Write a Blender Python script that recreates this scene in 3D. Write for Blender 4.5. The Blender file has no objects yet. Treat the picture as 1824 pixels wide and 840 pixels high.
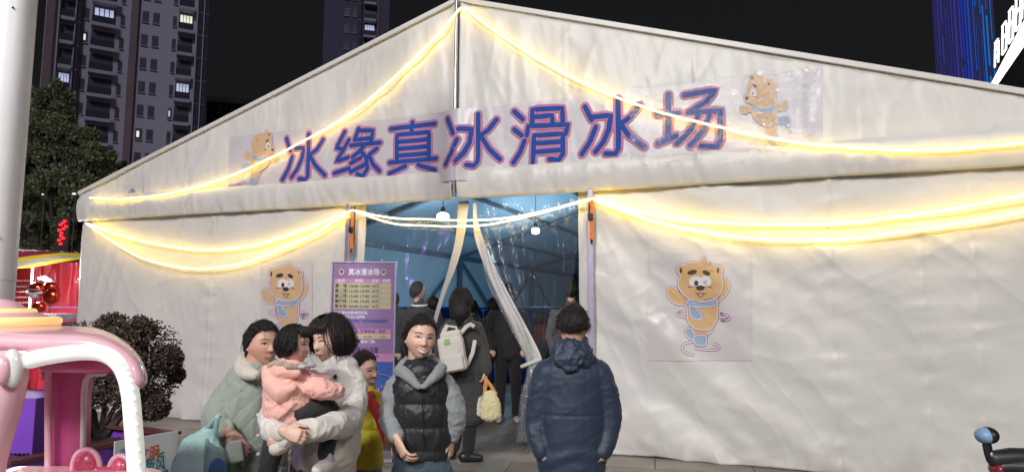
import bpy, bmesh, math, random
import numpy as np
from mathutils import Vector, Matrix, noise, Euler
random.seed(7); rng = np.random.default_rng(7)
SC = bpy.context.scene
COL = SC.collection
R = math.radians

# ------------------------------------------------------------------ camera, world, lamps, exposure
CAMZ, FPX, PITCH, ROLL = 1.48, 1230.0, 0.1036, 0.0044
cam = bpy.data.objects.new('camera', bpy.data.cameras.new('camera')); COL.objects.link(cam)
cam.data.sensor_width = 36.0; cam.data.lens = 36.0 * FPX / 1824
cam.data.clip_start = 0.05; cam.data.clip_end = 1500
_F = Vector((0, math.cos(PITCH), math.sin(PITCH))); _R = Vector((1, 0, 0)); _U = _R.cross(_F)
_R2 = math.cos(ROLL) * _R + math.sin(ROLL) * _U; _U2 = -math.sin(ROLL) * _R + math.cos(ROLL) * _U
cam.matrix_world = Matrix(((_R2.x, _U2.x, -_F.x, 0), (_R2.y, _U2.y, -_F.y, 0), (_R2.z, _U2.z, -_F.z, CAMZ), (0, 0, 0, 1)))
SC.camera = cam
CAM = Vector((0, 0, CAMZ))

world = bpy.data.worlds.new('World'); SC.world = world; world.use_nodes = True
_n = world.node_tree.nodes; _bg = _n['Background']
_sky = _n.new('ShaderNodeTexSky'); _sky.sky_type = 'NISHITA'; _sky.sun_disc = False
_sky.sun_elevation = R(3); _sky.sun_rotation = R(200)
_hs = _n.new('ShaderNodeHueSaturation'); _hs.inputs['Saturation'].default_value = 0.2; _hs.inputs['Value'].default_value = 0.25
_mx = _n.new('ShaderNodeMixRGB'); _mx.blend_type = 'ADD'; _mx.inputs[0].default_value = 1.0
_mx.inputs[2].default_value = (0.5, 0.5, 0.62, 1)
world.node_tree.links.new(_sky.outputs[0], _hs.inputs['Color'])
world.node_tree.links.new(_hs.outputs[0], _mx.inputs[1])
world.node_tree.links.new(_mx.outputs[0], _bg.inputs[0])
_bg.inputs[1].default_value = 0.0105

def lamp(name, kind, loc, energy, color, target=None, **kw):
    l = bpy.data.lights.new(name, kind); l.energy = energy; l.color = color
    for k, v in kw.items(): setattr(l, k, v)
    o = bpy.data.objects.new(name, l); COL.objects.link(o); o.location = loc
    if target is not None:
        o.rotation_euler = (Vector(target) - Vector(loc)).to_track_quat('-Z', 'Y').to_euler()
    return o
# city glow (a very weak violet sun lamp), then the plaza floodlights and an added fill behind the photographer
lamp('city_glow', 'SUN', (0, -20, 40), 0.85, (0.86, 0.80, 1.0), (0, 30, 5), angle=R(12))
lamp('plaza_flood_and_fill', 'AREA', (-6.0, -5.6, 10.0), 1180, (1.0, 0.975, 0.92), (0.5, 7.5, 1.6), shape='DISK', size=.9)
lamp('plaza_flood_and_fill', 'AREA', (-4.4, -7.6, 7.7), 620, (1.0, 0.98, 0.93), (0.5, 6.5, 1.5), shape='DISK', size=2.2)
lamp('plaza_flood_and_fill', 'AREA', (6.5, -6.0, 8.5), 330, (1.0, 0.95, 0.84), (-1.0, 6, 1.2), shape='DISK', size=1.2)  # added warm fill from front right to flatten the shading, not a known lamp
lamp('shop_front_light', 'AREA', (-6.5, 0.2, 2.4), 42, (0.62, 0.36, 1.0), (-2.0, 6.5, 1.2), shape='DISK', size=0.6)

SC.view_settings.view_transform = 'Standard'; SC.view_settings.look = 'None'
SC.view_settings.exposure = 0.0; SC.view_settings.gamma = 1.0
try:
    SC.cycles.use_denoising = True; SC.cycles.max_bounces = 8; SC.cycles.transparent_max_bounces = 16
    SC.cycles.sample_clamp_indirect = 6; SC.cycles.caustics_reflective = False; SC.cycles.caustics_refractive = False
except Exception: pass

# ------------------------------------------------------------------ pixel helpers (pixel of the 1824 x 840 photo + distance -> point)
def ray(px, py):
    return (_F + _R2 * ((px - 912) / FPX) + _U2 * ((420 - py) / FPX))
def W(px, py, Y):
    r = ray(px, py); return CAM + r * (Y / r.y)
def WZ(px, py, z):
    r = ray(px, py); return CAM + r * ((z - CAMZ) / r.z)
TH = -0.3742; TX, TY = -0.6012, 7.9489; TW = 6.15; HB, HT, HA = 2.717, 3.113, 5.065
TM = Matrix.Translation((TX, TY, 0)) @ Matrix.Rotation(TH, 4, 'Z'); TMI = TM.inverted()
def TL(px, py, y=0.0):
    """pixel -> tent-local point on the plane local y = y"""
    o = TMI @ CAM; d = TMI.to_3x3() @ ray(px, py)
    t = (y - o.y) / d.y
    return Vector((o.x + d.x * t, y, o.z + d.z * t))

# ------------------------------------------------------------------ objects
def tag(o, label=None, cat=None, group=None, kind=None):
    if label: o['label'] = label
    if cat: o['category'] = cat
    if group: o['group'] = group
    if kind: o['kind'] = kind
    return o
def empty(name, loc=(0, 0, 0), rz=0, **kw):
    o = bpy.data.objects.new(name, None); COL.objects.link(o); o.location = loc; o.rotation_euler = (0, 0, rz)
    o.empty_display_size = 0.1
    return tag(o, **kw)
def setmats(me, mats):
    for m in (mats if isinstance(mats, (list, tuple)) else [mats]):
        if m: me.materials.append(m)
def link(name, me, mats=None, parent=None, smooth=True, **kw):
    o = bpy.data.objects.new(name, me); COL.objects.link(o)
    if mats is not None: setmats(me, mats)
    if smooth:
        me.polygons.foreach_set('use_smooth', [True] * len(me.polygons))
    if parent is not None:
        o.parent = parent
    return tag(o, **kw)
def rebase(me, M):
    """world-space mesh data -> local space of frame matrix M"""
    me.transform(M.inverted()); return me
class MB:
    """collects primitives and builds ONE mesh"""
    def __init__(s): s.v = []; s.f = []; s.mi = []; s.cur = 0
    def add(s, vs, fs):
        b = len(s.v); s.v += [tuple(v) for v in vs]; s.f += [tuple(i + b for i in f) for f in fs]
        s.mi += [s.cur] * len(fs); return s
    def box(s, c, d, rz=0, M=None, bev=0):
        x, y, z = d[0] / 2, d[1] / 2, d[2] / 2
        if bev:
            b = min(bev, x * .9, y * .9, z * .9); vs = []
            bm = bmesh.new(); bmesh.ops.create_cube(bm, size=1)
            for v in bm.verts: v.co = Vector((v.co.x * d[0], v.co.y * d[1], v.co.z * d[2]))
            bmesh.ops.bevel(bm, geom=bm.edges[:], offset=b, segments=2, affect='EDGES', profile=.6)
            bm.verts.ensure_lookup_table()
            vs = [v.co.copy() for v in bm.verts]; fs = [[v.index for v in f.verts] for f in bm.faces]; bm.free()
        else:
            vs = [Vector((sx * x, sy * y, sz * z)) for sx in (-1, 1) for sy in (-1, 1) for sz in (-1, 1)]
            fs = [(0, 1, 3, 2), (4, 6, 7, 5), (0, 4, 5, 1), (2, 3, 7, 6), (0, 2, 6, 4), (1, 5, 7, 3)]
        m = M if M is not None else Matrix.Rotation(rz, 4, 'Z')
        vs = [(m.to_3x3() @ v) + Vector(c) for v in vs]
        return s.add(vs, fs)
    def bar(s, a, b, w, h, side=None):
        a = Vector(a); b = Vector(b); d = b - a; L = d.length; d.normalize()
        sd = Vector(side) if side is not None else (Vector((0, 0, 1)) if abs(d.z) < .9 else Vector((0, 1, 0)))
        x = d.cross(sd).normalized(); y = x.cross(d).normalized()
        M = Matrix((x, y, d)).transposed().to_4x4()
        return s.box((a + b) / 2, (w, h, L), M=M)
    def tube(s, pts, rad, seg=12, side=None, flat=1.0, closed=False):
        vs, fs = tube(pts, rad, seg, side, flat); return s.add(vs, fs)
    def ell(s, c, r, M=None, seg=20, rings=12):
        vs, fs = ell(c, r, M, seg, rings); return s.add(vs, fs)
    def poly(s, pts):
        return s.add(pts, [tuple(range(len(pts)))])
    def grid(s, fn, nu, nv, double=False):
        vs = [fn(i / nu, j / nv) for j in range(nv + 1) for i in range(nu + 1)]
        fs = [(j * (nu + 1) + i, j * (nu + 1) + i + 1, (j + 1) * (nu + 1) + i + 1, (j + 1) * (nu + 1) + i) for j in range(nv) for i in range(nu)]
        return s.add(vs, fs)
    def mesh(s, name='mesh'):
        me = bpy.data.meshes.new(name); me.from_pydata(s.v, [], s.f); me.validate()
        if max(s.mi, default=0) > 0 and len(me.polygons) == len(s.mi): me.polygons.foreach_set('material_index', s.mi)
        me.update(); return me
    def build(s, name, mats, parent=None, smooth=False, **kw):
        return link(name, s.mesh(name), mats, parent, smooth, **kw)
def catmull(pts, n=6):
    """pts: list of tuples (any dimension) -> smoothed"""
    P = [np.array(p, float) for p in pts]
    if len(P) < 3: return [tuple(P[0] * (1 - i / n) + P[-1] * (i / n)) for i in range(n + 1)]
    P = [2 * P[0] - P[1]] + P + [2 * P[-1] - P[-2]]; out = []
    for i in range(1, len(P) - 2):
        a, b, c, d = P[i - 1:i + 3]
        for k in range(n):
            t = k / n
            out.append(tuple(.5 * ((2 * b) + (-a + c) * t + (2 * a - 5 * b + 4 * c - d) * t * t + (-a + 3 * b - 3 * c + d) * t ** 3)))
    out.append(tuple(P[-2])); return out
def tube(pts, rad, seg=12, side=None, flat=1.0):
    """rounded-end tube. rad: number | list of numbers | list of (r_side, r_other)"""
    P = [Vector(p) for p in pts]; n = len(P)
    if not isinstance(rad, (list, tuple)): rad = [rad] * n
    rr = [(r if isinstance(r, (tuple, list, np.ndarray)) else (r, r)) for r in rad]
    T = []
    for i in range(n):
        d = P[min(i + 1, n - 1)] - P[max(i - 1, 0)]
        T.append(d.normalized() if d.length > 1e-9 else Vector((0, 0, 1)))
    sd = Vector(side) if side is not None else (Vector((1, 0, 0)) if abs(T[0].x) < .9 else Vector((0, 0, 1)))
    vs = []; fs = []; rings = []
    def ring(c, x, y, a, b):
        base = len(vs)
        for k in range(seg):
            t = 2 * math.pi * k / seg
            vs.append(c + x * (a * math.cos(t)) + y * (b * math.sin(t)))
        rings.append(base)
    x = None
    for i in range(n):
        if side is not None: x0 = sd
        else: x0 = x if x is not None else sd
        x = x0 - T[i] * x0.dot(T[i])
        if x.length < 1e-6: x = T[i].orthogonal()
        x.normalize(); y = T[i].cross(x).normalized()
        a, b = rr[i][0], rr[i][1] * flat
        m = min(a, b)
        if i == 0:
            for e in (80, 50, 22):
                c = math.cos(R(e)); ring(P[0] - T[0] * (m * math.sin(R(e))), x, y, a * c, b * c)
        ring(P[i], x, y, a, b)
        if i == n - 1:
            for e in (22, 50, 80):
                c = math.cos(R(e)); ring(P[i] + T[i] * (m * math.sin(R(e))), x, y, a * c, b * c)
    for a, b in zip(rings[:-1], rings[1:]):
        for k in range(seg):
            k2 = (k + 1) % seg; fs.append((a + k, a + k2, b + k2, b + k))
    fs.append(tuple(rings[0] + k for k in reversed(range(seg)))); fs.append(tuple(rings[-1] + k for k in range(seg)))
    return vs, fs
def ell(c, r, M=None, seg=20, rings=12):
    if not isinstance(r, (tuple, list)): r = (r, r, r)
    vs = [Vector((0, 0, -r[2]))]; fs = []
    for j in range(1, rings):
        p = math.pi * j / rings - math.pi / 2
        for k in range(seg):
            t = 2 * math.pi * k / seg
            vs.append(Vector((r[0] * math.cos(p) * math.cos(t), r[1] * math.cos(p) * math.sin(t), r[2] * math.sin(p))))
    vs.append(Vector((0, 0, r[2])))
    for k in range(seg): fs.append((0, 1 + (k + 1) % seg, 1 + k))
    for j in range(rings - 2):
        for k in range(seg):
            a = 1 + j * seg + k; b = 1 + j * seg + (k + 1) % seg; fs.append((a, b, b + seg, a + seg))
    L = len(vs) - 1; o = 1 + (rings - 2) * seg
    for k in range(seg): fs.append((o + k, o + (k + 1) % seg, L))
    m = M.to_3x3() if M is not None else Matrix.Identity(3)
    return [m @ v + Vector(c) for v in vs], fs

# ------------------------------------------------------------------ materials
def lin(c):
    if isinstance(c, str):
        c = c.lstrip('#'); c = [int(c[i:i + 2], 16) / 255 for i in (0, 2, 4)]
        c = [x / 12.92 if x <= .04045 else ((x + .055) / 1.055) ** 2.4 for x in c]
    return (*c[:3], 1)
def mat(name, color, rough=.6, metal=0, var=.0, vscale=6, bump=0, bscale=40, bdetail=4, stretch=None, emit=None, estr=0,
        spec=None, coat=0, sheen=0, trans=0, alpha=1, coord='Object', attr=None, sss=0, aniso=None):
    m = bpy.data.materials.new(name); m.use_nodes = True; nt = m.node_tree; N = nt.nodes; L = nt.links
    b = N['Principled BSDF']; b.inputs['Roughness'].default_value = rough; b.inputs['Metallic'].default_value = metal
    b.inputs['Base Color'].default_value = lin(color)
    if spec is not None: b.inputs['Specular IOR Level'].default_value = spec
    if coat: b.inputs['Coat Weight'].default_value = coat; b.inputs['Coat Roughness'].default_value = .08
    if sheen: b.inputs['Sheen Weight'].default_value = sheen; b.inputs['Sheen Roughness'].default_value = .5
    if trans: b.inputs['Transmission Weight'].default_value = trans
    if sss:
        b.inputs['Subsurface Weight'].default_value = sss; b.inputs['Subsurface Scale'].default_value = .01
        b.inputs['Subsurface Radius'].default_value = (1, .35, .2)
    if alpha < 1: b.inputs['Alpha'].default_value = alpha
    if emit is not None:
        b.inputs['Emission Color'].default_value = lin(emit); b.inputs['Emission Strength'].default_value = estr
    tc = N.new('ShaderNodeTexCoord'); mp = N.new('ShaderNodeMapping')
    L.new(tc.outputs[coord], mp.inputs['Vector'])
    if stretch: mp.inputs['Scale'].default_value = stretch
    src = None
    if attr:
        a = N.new('ShaderNodeAttribute'); a.attribute_name = attr; src = a.outputs['Color']
        L.new(src, b.inputs['Base Color'])
    if var:
        t = N.new('ShaderNodeTexNoise'); t.inputs['Scale'].default_value = vscale; t.inputs['Detail'].default_value = 5
        L.new(mp.outputs[0], t.inputs['Vector'])
        cr = N.new('ShaderNodeMapRange'); cr.inputs['From Min'].default_value = .3; cr.inputs['From Max'].default_value = .7
        cr.inputs['To Min'].default_value = 1 - var; cr.inputs['To Max'].default_value = 1 + var
        L.new(t.outputs['Fac'], cr.inputs['Value'])
        mx = N.new('ShaderNodeVectorMath'); mx.operation = 'SCALE'
        if src is not None: L.new(src, mx.inputs[0])
        else: mx.inputs[0].default_value = lin(color)[:3]
        L.new(cr.outputs[0], mx.inputs['Scale']); L.new(mx.outputs[0], b.inputs['Base Color'])
        rr = N.new('ShaderNodeMapRange'); rr.inputs['To Min'].default_value = max(0, rough - .08); rr.inputs['To Max'].default_value = min(1, rough + .08)
        L.new(t.outputs['Fac'], rr.inputs['Value']); L.new(rr.outputs[0], b.inputs['Roughness'])
    if bump:
        t2 = N.new('ShaderNodeTexNoise'); t2.inputs['Scale'].default_value = bscale; t2.inputs['Detail'].default_value = bdetail
        L.new(mp.outputs[0], t2.inputs['Vector'])
        bp = N.new('ShaderNodeBump'); bp.inputs['Strength'].default_value = bump; bp.inputs['Distance'].default_value = .01
        L.new(t2.outputs['Fac'], bp.inputs['Height']); L.new(bp.outputs[0], b.inputs['Normal'])
    return m
def crease(m, scale, dist, strength=.6, stretch=(1, 1, 1), rot=(0, 0, 0), detail=3, distort=1.0, ridged=True):
    N = m.node_tree.nodes; L = m.node_tree.links; b = N['Principled BSDF']; prev = b.inputs['Normal'].links[0].from_socket if b.inputs['Normal'].links else None
    tc = N.new('ShaderNodeTexCoord'); mp = N.new('ShaderNodeMapping'); mp.inputs['Scale'].default_value = stretch; mp.inputs['Rotation'].default_value = rot
    L.new(tc.outputs['Object'], mp.inputs[0]); t = N.new('ShaderNodeTexNoise'); t.noise_type = 'RIDGED_MULTIFRACTAL' if ridged else 'FBM'
    t.inputs['Scale'].default_value = scale; t.inputs['Detail'].default_value = detail; t.inputs['Distortion'].default_value = distort; L.new(mp.outputs[0], t.inputs['Vector'])
    bp = N.new('ShaderNodeBump'); bp.inputs['Strength'].default_value = strength; bp.inputs['Distance'].default_value = dist; L.new(t.outputs['Fac'], bp.inputs['Height'])
    if prev: L.new(prev, bp.inputs['Normal'])
    L.new(bp.outputs[0], b.inputs['Normal']); return m
def film(name, tint=(1, 1, 1), gloss=.16, rough=.08, bump=.5, bscale=14, alpha=0.0, white=(.8, .8, .8)):
    """thin clear plastic: mostly transparent with a crumpled glossy coat and a trace of milky diffuse"""
    m = bpy.data.materials.new(name); m.use_nodes = True; N = m.node_tree.nodes; L = m.node_tree.links
    N.remove(N['Principled BSDF']); out = N['Material Output']
    tr = N.new('ShaderNodeBsdfTransparent'); tr.inputs[0].default_value = (*tint, 1)
    df = N.new('ShaderNodeBsdfDiffuse'); df.inputs[0].default_value = (*white, 1)
    gl = N.new('ShaderNodeBsdfGlossy'); gl.inputs['Roughness'].default_value = rough
    tc = N.new('ShaderNodeTexCoord'); ns = N.new('ShaderNodeTexNoise'); ns.inputs['Scale'].default_value = bscale; ns.inputs['Detail'].default_value = 3
    ns.inputs['Distortion'].default_value = 1.0
    bp = N.new('ShaderNodeBump'); bp.inputs['Strength'].default_value = bump; bp.inputs['Distance'].default_value = .03
    L.new(tc.outputs['Object'], ns.inputs['Vector']); L.new(ns.outputs['Fac'], bp.inputs['Height']); L.new(bp.outputs[0], gl.inputs['Normal'])
    m1 = N.new('ShaderNodeMixShader'); m1.inputs[0].default_value = alpha
    L.new(tr.outputs[0], m1.inputs[1]); L.new(df.outputs[0], m1.inputs[2])
    fr = N.new('ShaderNodeLayerWeight'); fr.inputs[0].default_value = gloss * .35
    mr = N.new('ShaderNodeMath'); mr.operation = 'ADD'; mr.inputs[1].default_value = gloss * .4; mr.use_clamp = True
    L.new(fr.outputs['Fresnel'], mr.inputs[0])
    m2 = N.new('ShaderNodeMixShader'); L.new(mr.outputs[0], m2.inputs[0]); L.new(m1.outputs[0], m2.inputs[1]); L.new(gl.outputs[0], m2.inputs[2])
    L.new(m2.outputs[0], out.inputs['Surface']); return m

M_canvas = mat('canvas_white', (.615, .605, .565), .42, var=.05, vscale=1.2, bump=.25, bscale=5, bdetail=6)
crease(M_canvas, .9, .030, .45, (1, 1, .55), (0, R(35), 0), 4, .6); crease(M_canvas, 3.2, .010, .5, (1, 1, .35), (0, R(-12), 0), 3, .8)
M_canvas_in = mat('canvas_inner', (.32, .43, .48), .7, var=.08, vscale=.8, bump=.3, bscale=3)  # white canvas with the cool lamp tint put into its base colour
def dirt(m):
    N = m.node_tree.nodes; L = m.node_tree.links; b = N['Principled BSDF']; src = b.inputs['Base Color'].links[0].from_socket
    tc = N.new('ShaderNodeTexCoord'); sx = N.new('ShaderNodeSeparateXYZ'); L.new(tc.outputs['Object'], sx.inputs[0]); ns = N.new('ShaderNodeTexNoise'); ns.inputs['Scale'].default_value = 4; ns.inputs['Detail'].default_value = 7
    L.new(tc.outputs['Object'], ns.inputs['Vector']); ad = N.new('ShaderNodeMath'); ad.operation = 'MULTIPLY_ADD'; ad.inputs[1].default_value = .9; L.new(ns.outputs['Fac'], ad.inputs[0]); mz = N.new('ShaderNodeMath'); mz.operation = 'MULTIPLY'; mz.inputs[1].default_value = -1.6; L.new(sx.outputs['Z'], mz.inputs[0]); L.new(mz.outputs[0], ad.inputs[2])
    mr = N.new('ShaderNodeMapRange'); mr.inputs['From Min'].default_value = .05; mr.inputs['From Max'].default_value = .6; mr.inputs['To Max'].default_value = .38; L.new(ad.outputs[0], mr.inputs[0])
    mx = N.new('ShaderNodeMixRGB'); mx.inputs[2].default_value = (.22, .19, .15, 1); L.new(mr.outputs[0], mx.inputs[0]); L.new(src, mx.inputs[1]); L.new(mx.outputs[0], b.inputs['Base Color'])
dirt(M_canvas)
M_alu = mat('aluminium', (.50, .48, .56), .35, .6, var=.08, vscale=20)
M_dark = mat('dark_paint', (.02, .02, .022), .5)
M_rope = mat('rope_light_core', (1, .95, .8), .4, emit=(1.0, .88, .50), estr=1.5)
M_ropeb = mat('rope_light_glow', (1, .8, .2), .4, emit=(1.0, .64, .025), estr=18)
M_orange = mat('orange_webbing', (.85, .20, .03), .7, bump=.3, bscale=200)
M_clear = film('clear_pvc', gloss=.14, rough=.12, bump=.4, bscale=5, alpha=.04, white=(.6, .65, .7))
M_clear2 = film('clear_wrap', gloss=.22, rough=.11, bump=.9, bscale=18, alpha=.02, white=(.85, .85, .85))
M_banner = mat('banner_vinyl', (.555, .53, .55), .35, var=.03, vscale=2, bump=.15, bscale=6)
M_navy = mat('print_navy', (.022, .075, .31), .75, spec=.12)
M_pinkline = mat('print_pink', (.48, .20, .33), .75, spec=.12)
M_tmp=None
M_white = mat('white_paint', (.8, .8, .8), .45)
M_black = mat('black_plastic', (.012, .012, .014), .4)
# ------------------------------------------------------------------ ground
def gz(Y):   # the plaza falls gently from the tent towards the photographer
    t = min(1, max(0, (Y - 4.6) / 2.2)); t = t * t * (3 - 2 * t); return -.14 * (1 - t)
def ground_mat():
    m = mat('plaza_tiles', (.2, .17, .14), .55); N = m.node_tree.nodes; L = m.node_tree.links; b = N['Principled BSDF']
    tc = N.new('ShaderNodeTexCoord'); mp = N.new('ShaderNodeMapping'); mp.inputs['Rotation'].default_value = (0, 0, .20)
    L.new(tc.outputs['Object'], mp.inputs['Vector'])
    br = N.new('ShaderNodeTexBrick'); br.inputs['Scale'].default_value = 1.0; br.inputs['Brick Width'].default_value = .9; br.inputs['Row Height'].default_value = .45
    br.inputs['Mortar Size'].default_value = .006; br.inputs['Color1'].default_value = (.29, .265, .23, 1); br.inputs['Color2'].default_value = (.20, .18, .155, 1)
    br.inputs['Mortar'].default_value = (.05, .045, .04, 1); L.new(mp.outputs[0], br.inputs['Vector'])
    ns = N.new('ShaderNodeTexNoise'); ns.inputs['Scale'].default_value = 1.3; ns.inputs['Detail'].default_value = 6; L.new(tc.outputs['Object'], ns.inputs['Vector'])
    mr = N.new('ShaderNodeMapRange'); mr.inputs['From Min'].default_value = .35; mr.inputs['From Max'].default_value = .7; mr.inputs['To Min'].default_value = .6; mr.inputs['To Max'].default_value = 1.2
    L.new(ns.outputs['Fac'], mr.inputs['Value'])
    vm = N.new('ShaderNodeVectorMath'); vm.operation = 'SCALE'; L.new(br.outputs['Color'], vm.inputs[0]); L.new(mr.outputs[0], vm.inputs['Scale'])
    L.new(vm.outputs[0], b.inputs['Base Color'])
    bp = N.new('ShaderNodeBump'); bp.inputs['Strength'].default_value = .4; bp.inputs['Distance'].default_value = .004; L.new(br.outputs['Fac'], bp.inputs['Height']); bp.invert = True
    L.new(bp.outputs[0], b.inputs['Normal']); return m
g = MB(); ys = [-60, -20, -5, 0, 3, 4.6] + [4.6 + 2.2 * i / 8 for i in range(1, 9)] + [9, 14, 30, 80, 900]
xs = [-900, -80, -30, -12, -6, 0, 6, 12, 30, 80, 900]
g.add([(x, y, gz(y)) for y in ys for x in xs], [(j * len(xs) + i, j * len(xs) + i + 1, (j + 1) * len(xs) + i + 1, (j + 1) * len(xs) + i) for j in range(len(ys) - 1) for i in range(len(xs) - 1)])
g.build('ground', ground_mat(), kind='structure')

# ------------------------------------------------------------------ tent (local: x along the front, y inwards, z up)
tent = empty('event_tent', (TX, TY, 0), TH, label='big white gabled event tent housing the ice rink, filling the photo', cat='tent')
def roofz(s): return HA - (HA - HT) * abs(s) / TW
def fbm(x, y, z=0, o=4): return noise.fractal(Vector((x, y, z)), 1.0, 2.0, o)
def crs(s, z, a, k, seed, p=9):   # sparse sharp creases running along direction a
    c, d = math.cos(a), math.sin(a); u, v = s * c + z * d, -s * d + z * c; n_ = noise.fractal(Vector((u * k * .35 + .3 * noise.noise(Vector((s, z, seed))), v * k, seed)), 1, 2, 3); return math.exp(-abs(n_) * p)
def wr_gable(s, z):
    # creases that hang from the seams, plus gathers near the hem
    v = .020 * fbm(s * 1.3, z * .5, 3.1) + .010 * fbm(s * 5 + z * 1.0, z * .9, 7.7)
    v += .014 * math.sin(s * 16 + 3 * fbm(s, z * .6)) * math.exp(-abs(s) * .9) * .6
    v += .008 * crs(s, z, R(80), 1.7, 21) + .005 * crs(s, z, R(62 if s < 0 else -58), 2.2, 25)
    for c in (-4.1, -2.6, -1.25, 1.3, 2.7, 4.2): v += .007 * math.exp(-((s - c) / .012) ** 2) + .004 * math.exp(-abs(s - c) / .08) * math.sin(z * 24 + c)
    h = max(0, 1 - abs(z - HB) / .34)
    v += .012 * math.sin(s * 34 + 6 * fbm(s * 2, z * 2)) * h * (.5 + fbm(s * 1.1, 2.2)) 
    return v
L_END = TL(153, 393, -.14).x
def gable_half(sg):
    a = .035; b = TW
    def fn(u, v):
        s = sg * (a + (b - a) * u)
        lo = HB; hi = roofz(s)
        if v < .16:   # hem roll: bulges out, then tucks back at the bottom
            t = v / .16; z = lo + (.33) * t; y = -.10 - .05 * math.sin(math.pi * (.25 + .75 * (1 - t)) ) 
        else:
            t = (v - .16) / .84; z = lo + .33 + (hi - lo - .33) * t; y = -.10 - .02 * (1 - t)
        y -= wr_gable(s, z) * (1 if t < .97 or v < .16 else .3)
        if u > .985: s += sg * .03 * (1 - v)
        edge = math.exp(-((u * (b - a)) / .05) ** 2); y -= .03 * edge
        return (s, y, z)
    m = MB(); m.grid(fn, 260, 60)
    return m
for sg in (-1, 1):
    m = gable_half(sg); o = m.build('gable_panel', M_canvas, tent, smooth=True)
    md = o.modifiers.new('thick', 'SOLIDIFY'); md.thickness = .012; md.offset = 0
# side return of the gable valance at the left eave, and roof skin
TLEN = 26.0
for sg in (-1, 1):
    m = MB()
    m.grid(lambda u, v: (sg * TW * (1 - v) * 1.012, -.10 + (TLEN + .1) * u, roofz(TW * (1 - v)) + .012 + .02 * fbm(u * 20, v * 6, sg)), 60, 14)
    o = m.build('roof_panel', M_canvas, tent, smooth=True)
    m = MB(); m.box((sg * (TW + .045), TLEN / 2, (HB + HT) / 2 + .02), (.02, TLEN + .2, HT - HB + .02)); m.build('eave_valance', M_canvas, tent)
    # keder trim along the gable edge
    m = MB(); m.bar((sg * .0, -.125, HA + .035), (sg * (TW + .03), -.125, HT + .02), .05, .05); m.build('edge_trim', M_canvas, tent)
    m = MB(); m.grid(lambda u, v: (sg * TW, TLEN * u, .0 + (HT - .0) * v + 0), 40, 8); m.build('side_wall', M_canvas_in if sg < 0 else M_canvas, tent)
    m = MB(); m.grid(lambda u, v: (sg * (TW + .015), TLEN * u, .0 + (HT - .0) * v + 0), 40, 8); m.build('side_wall', M_canvas, tent)
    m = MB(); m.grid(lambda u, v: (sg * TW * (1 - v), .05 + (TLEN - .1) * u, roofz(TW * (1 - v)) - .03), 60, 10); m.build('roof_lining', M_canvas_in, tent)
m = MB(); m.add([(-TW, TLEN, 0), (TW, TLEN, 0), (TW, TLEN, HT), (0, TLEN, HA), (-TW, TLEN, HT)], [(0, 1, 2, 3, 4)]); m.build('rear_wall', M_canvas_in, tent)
# lower front walls with hanging folds
S_LP, S_RP = TL(625, 480).x, TL(1057, 480).x          # door posts
S_L0, S_R0 = TL(648, 480).x, TL(1031, 480).x          # clear opening
seams = [TL(378, 560).x, TL(1483, 480).x, TL(1735, 480).x, TL(1640, 470).x]
def wr_wall(s, z):
    h = z / HB
    v = .015 * fbm(s * .7, z * .35, 5.5) + .005 * fbm(s * 2.2 + z * 1.4, z * .8, 1.5)
    # broad diagonal tension folds running down to the right from the door post
    if s > 0:
        q = (s * .62 + z * .8); w = math.exp(-((s - 2.6) / 1.8) ** 2)
        v += .020 * math.sin(q * 8.5 + 2.2 * fbm(s * .8, z * .8, 2)) * w * (1 - .3 * h)
        v += .007 * math.sin(q * 19 + 4 * fbm(s * .9, z, 4)) * w * (.4 + .6 * (1 - h))
    else:
        v += .003 * math.sin(s * 9 + 2 * fbm(s, z)) * (1 - h)
    v += .010 * crs(s, z, R(-48 if s > 0 else 72), 1.2, 31, 6) + .005 * crs(s, z, R(-60 if s > 0 else -75), 2.4, 36) + .003 * crs(s, z, R(20), 2.0, 39)
    for k, c in enumerate(seams):
        d = s - c; v += (.010 if k < 2 else .005) * math.exp(-(d / .012) ** 2) + .006 * math.exp(-abs(d) / .1) * math.sin(z * 26 + 3 * fbm(z * 2, k))
    v += .02 * max(0, 1 - z / .25) ** 2 * math.sin(s * 11 + 3 * fbm(s * 1.5, 8))   # gathers on the ground
    return v
def wall_half(s0, s1, n):
    def fn(u, v):
        s = s0 + (s1 - s0) * u; z = .004 + .02 * max(0, fbm(s * 1.2, 9)) * (1 - v) + (HB + .06) * v
        return (s, -.045 - wr_wall(s, z) - .05 * (1 - v) ** 6, z)
    m = MB(); m.grid(fn, n, 150); return m
for s0, s1, n in ((-TW, S_LP - .02, 220), (S_RP + .02, TW, 330)):
    o = wall_half(s0, s1, n).build('front_wall_panel', M_canvas, tent, smooth=True)
    md = o.modifiers.new('thick', 'SOLIDIFY'); md.thickness = .006
# cloth strips either side of the opening
for s0, s1 in ((S_LP + .045, S_L0), (S_R0, S_RP - .045)):
    m = MB(); m.grid(lambda u, v: (s0 + (s1 - s0) * u, .0 - .012 * math.sin(v * 9 + u * 3) - .01 * fbm(u * 2, v * 9), .01 + (HB + .05) * v), 12, 60)
    o = m.build('door_jamb_cloth', M_canvas, tent, smooth=True); md = o.modifiers.new('thick', 'SOLIDIFY'); md.thickness = .02
# posts
for s in (S_LP + .012, S_RP):
    m = MB(); m.box((s, -.075, HB / 2 + .02), (.062, .09, HB), bev=.006); m.box((s, -.05, .01), (.2, .2, .02), bev=.004)
    m.build('door_post', M_alu, tent)
m = MB(); m.tube([(0, -.17, HB + .03), (0, -.17, HA + .09)], .024, 14); m.build('ridge_pole', mat('steel', (.42, .43, .45), .3, .8), tent, smooth=True)
for s in (-TW + .06, TW - .06):
    m = MB(); m.box((s, .10, HT / 2), (.12, .08, HT), bev=.008); m.build('corner_post', M_alu, tent)
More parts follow.
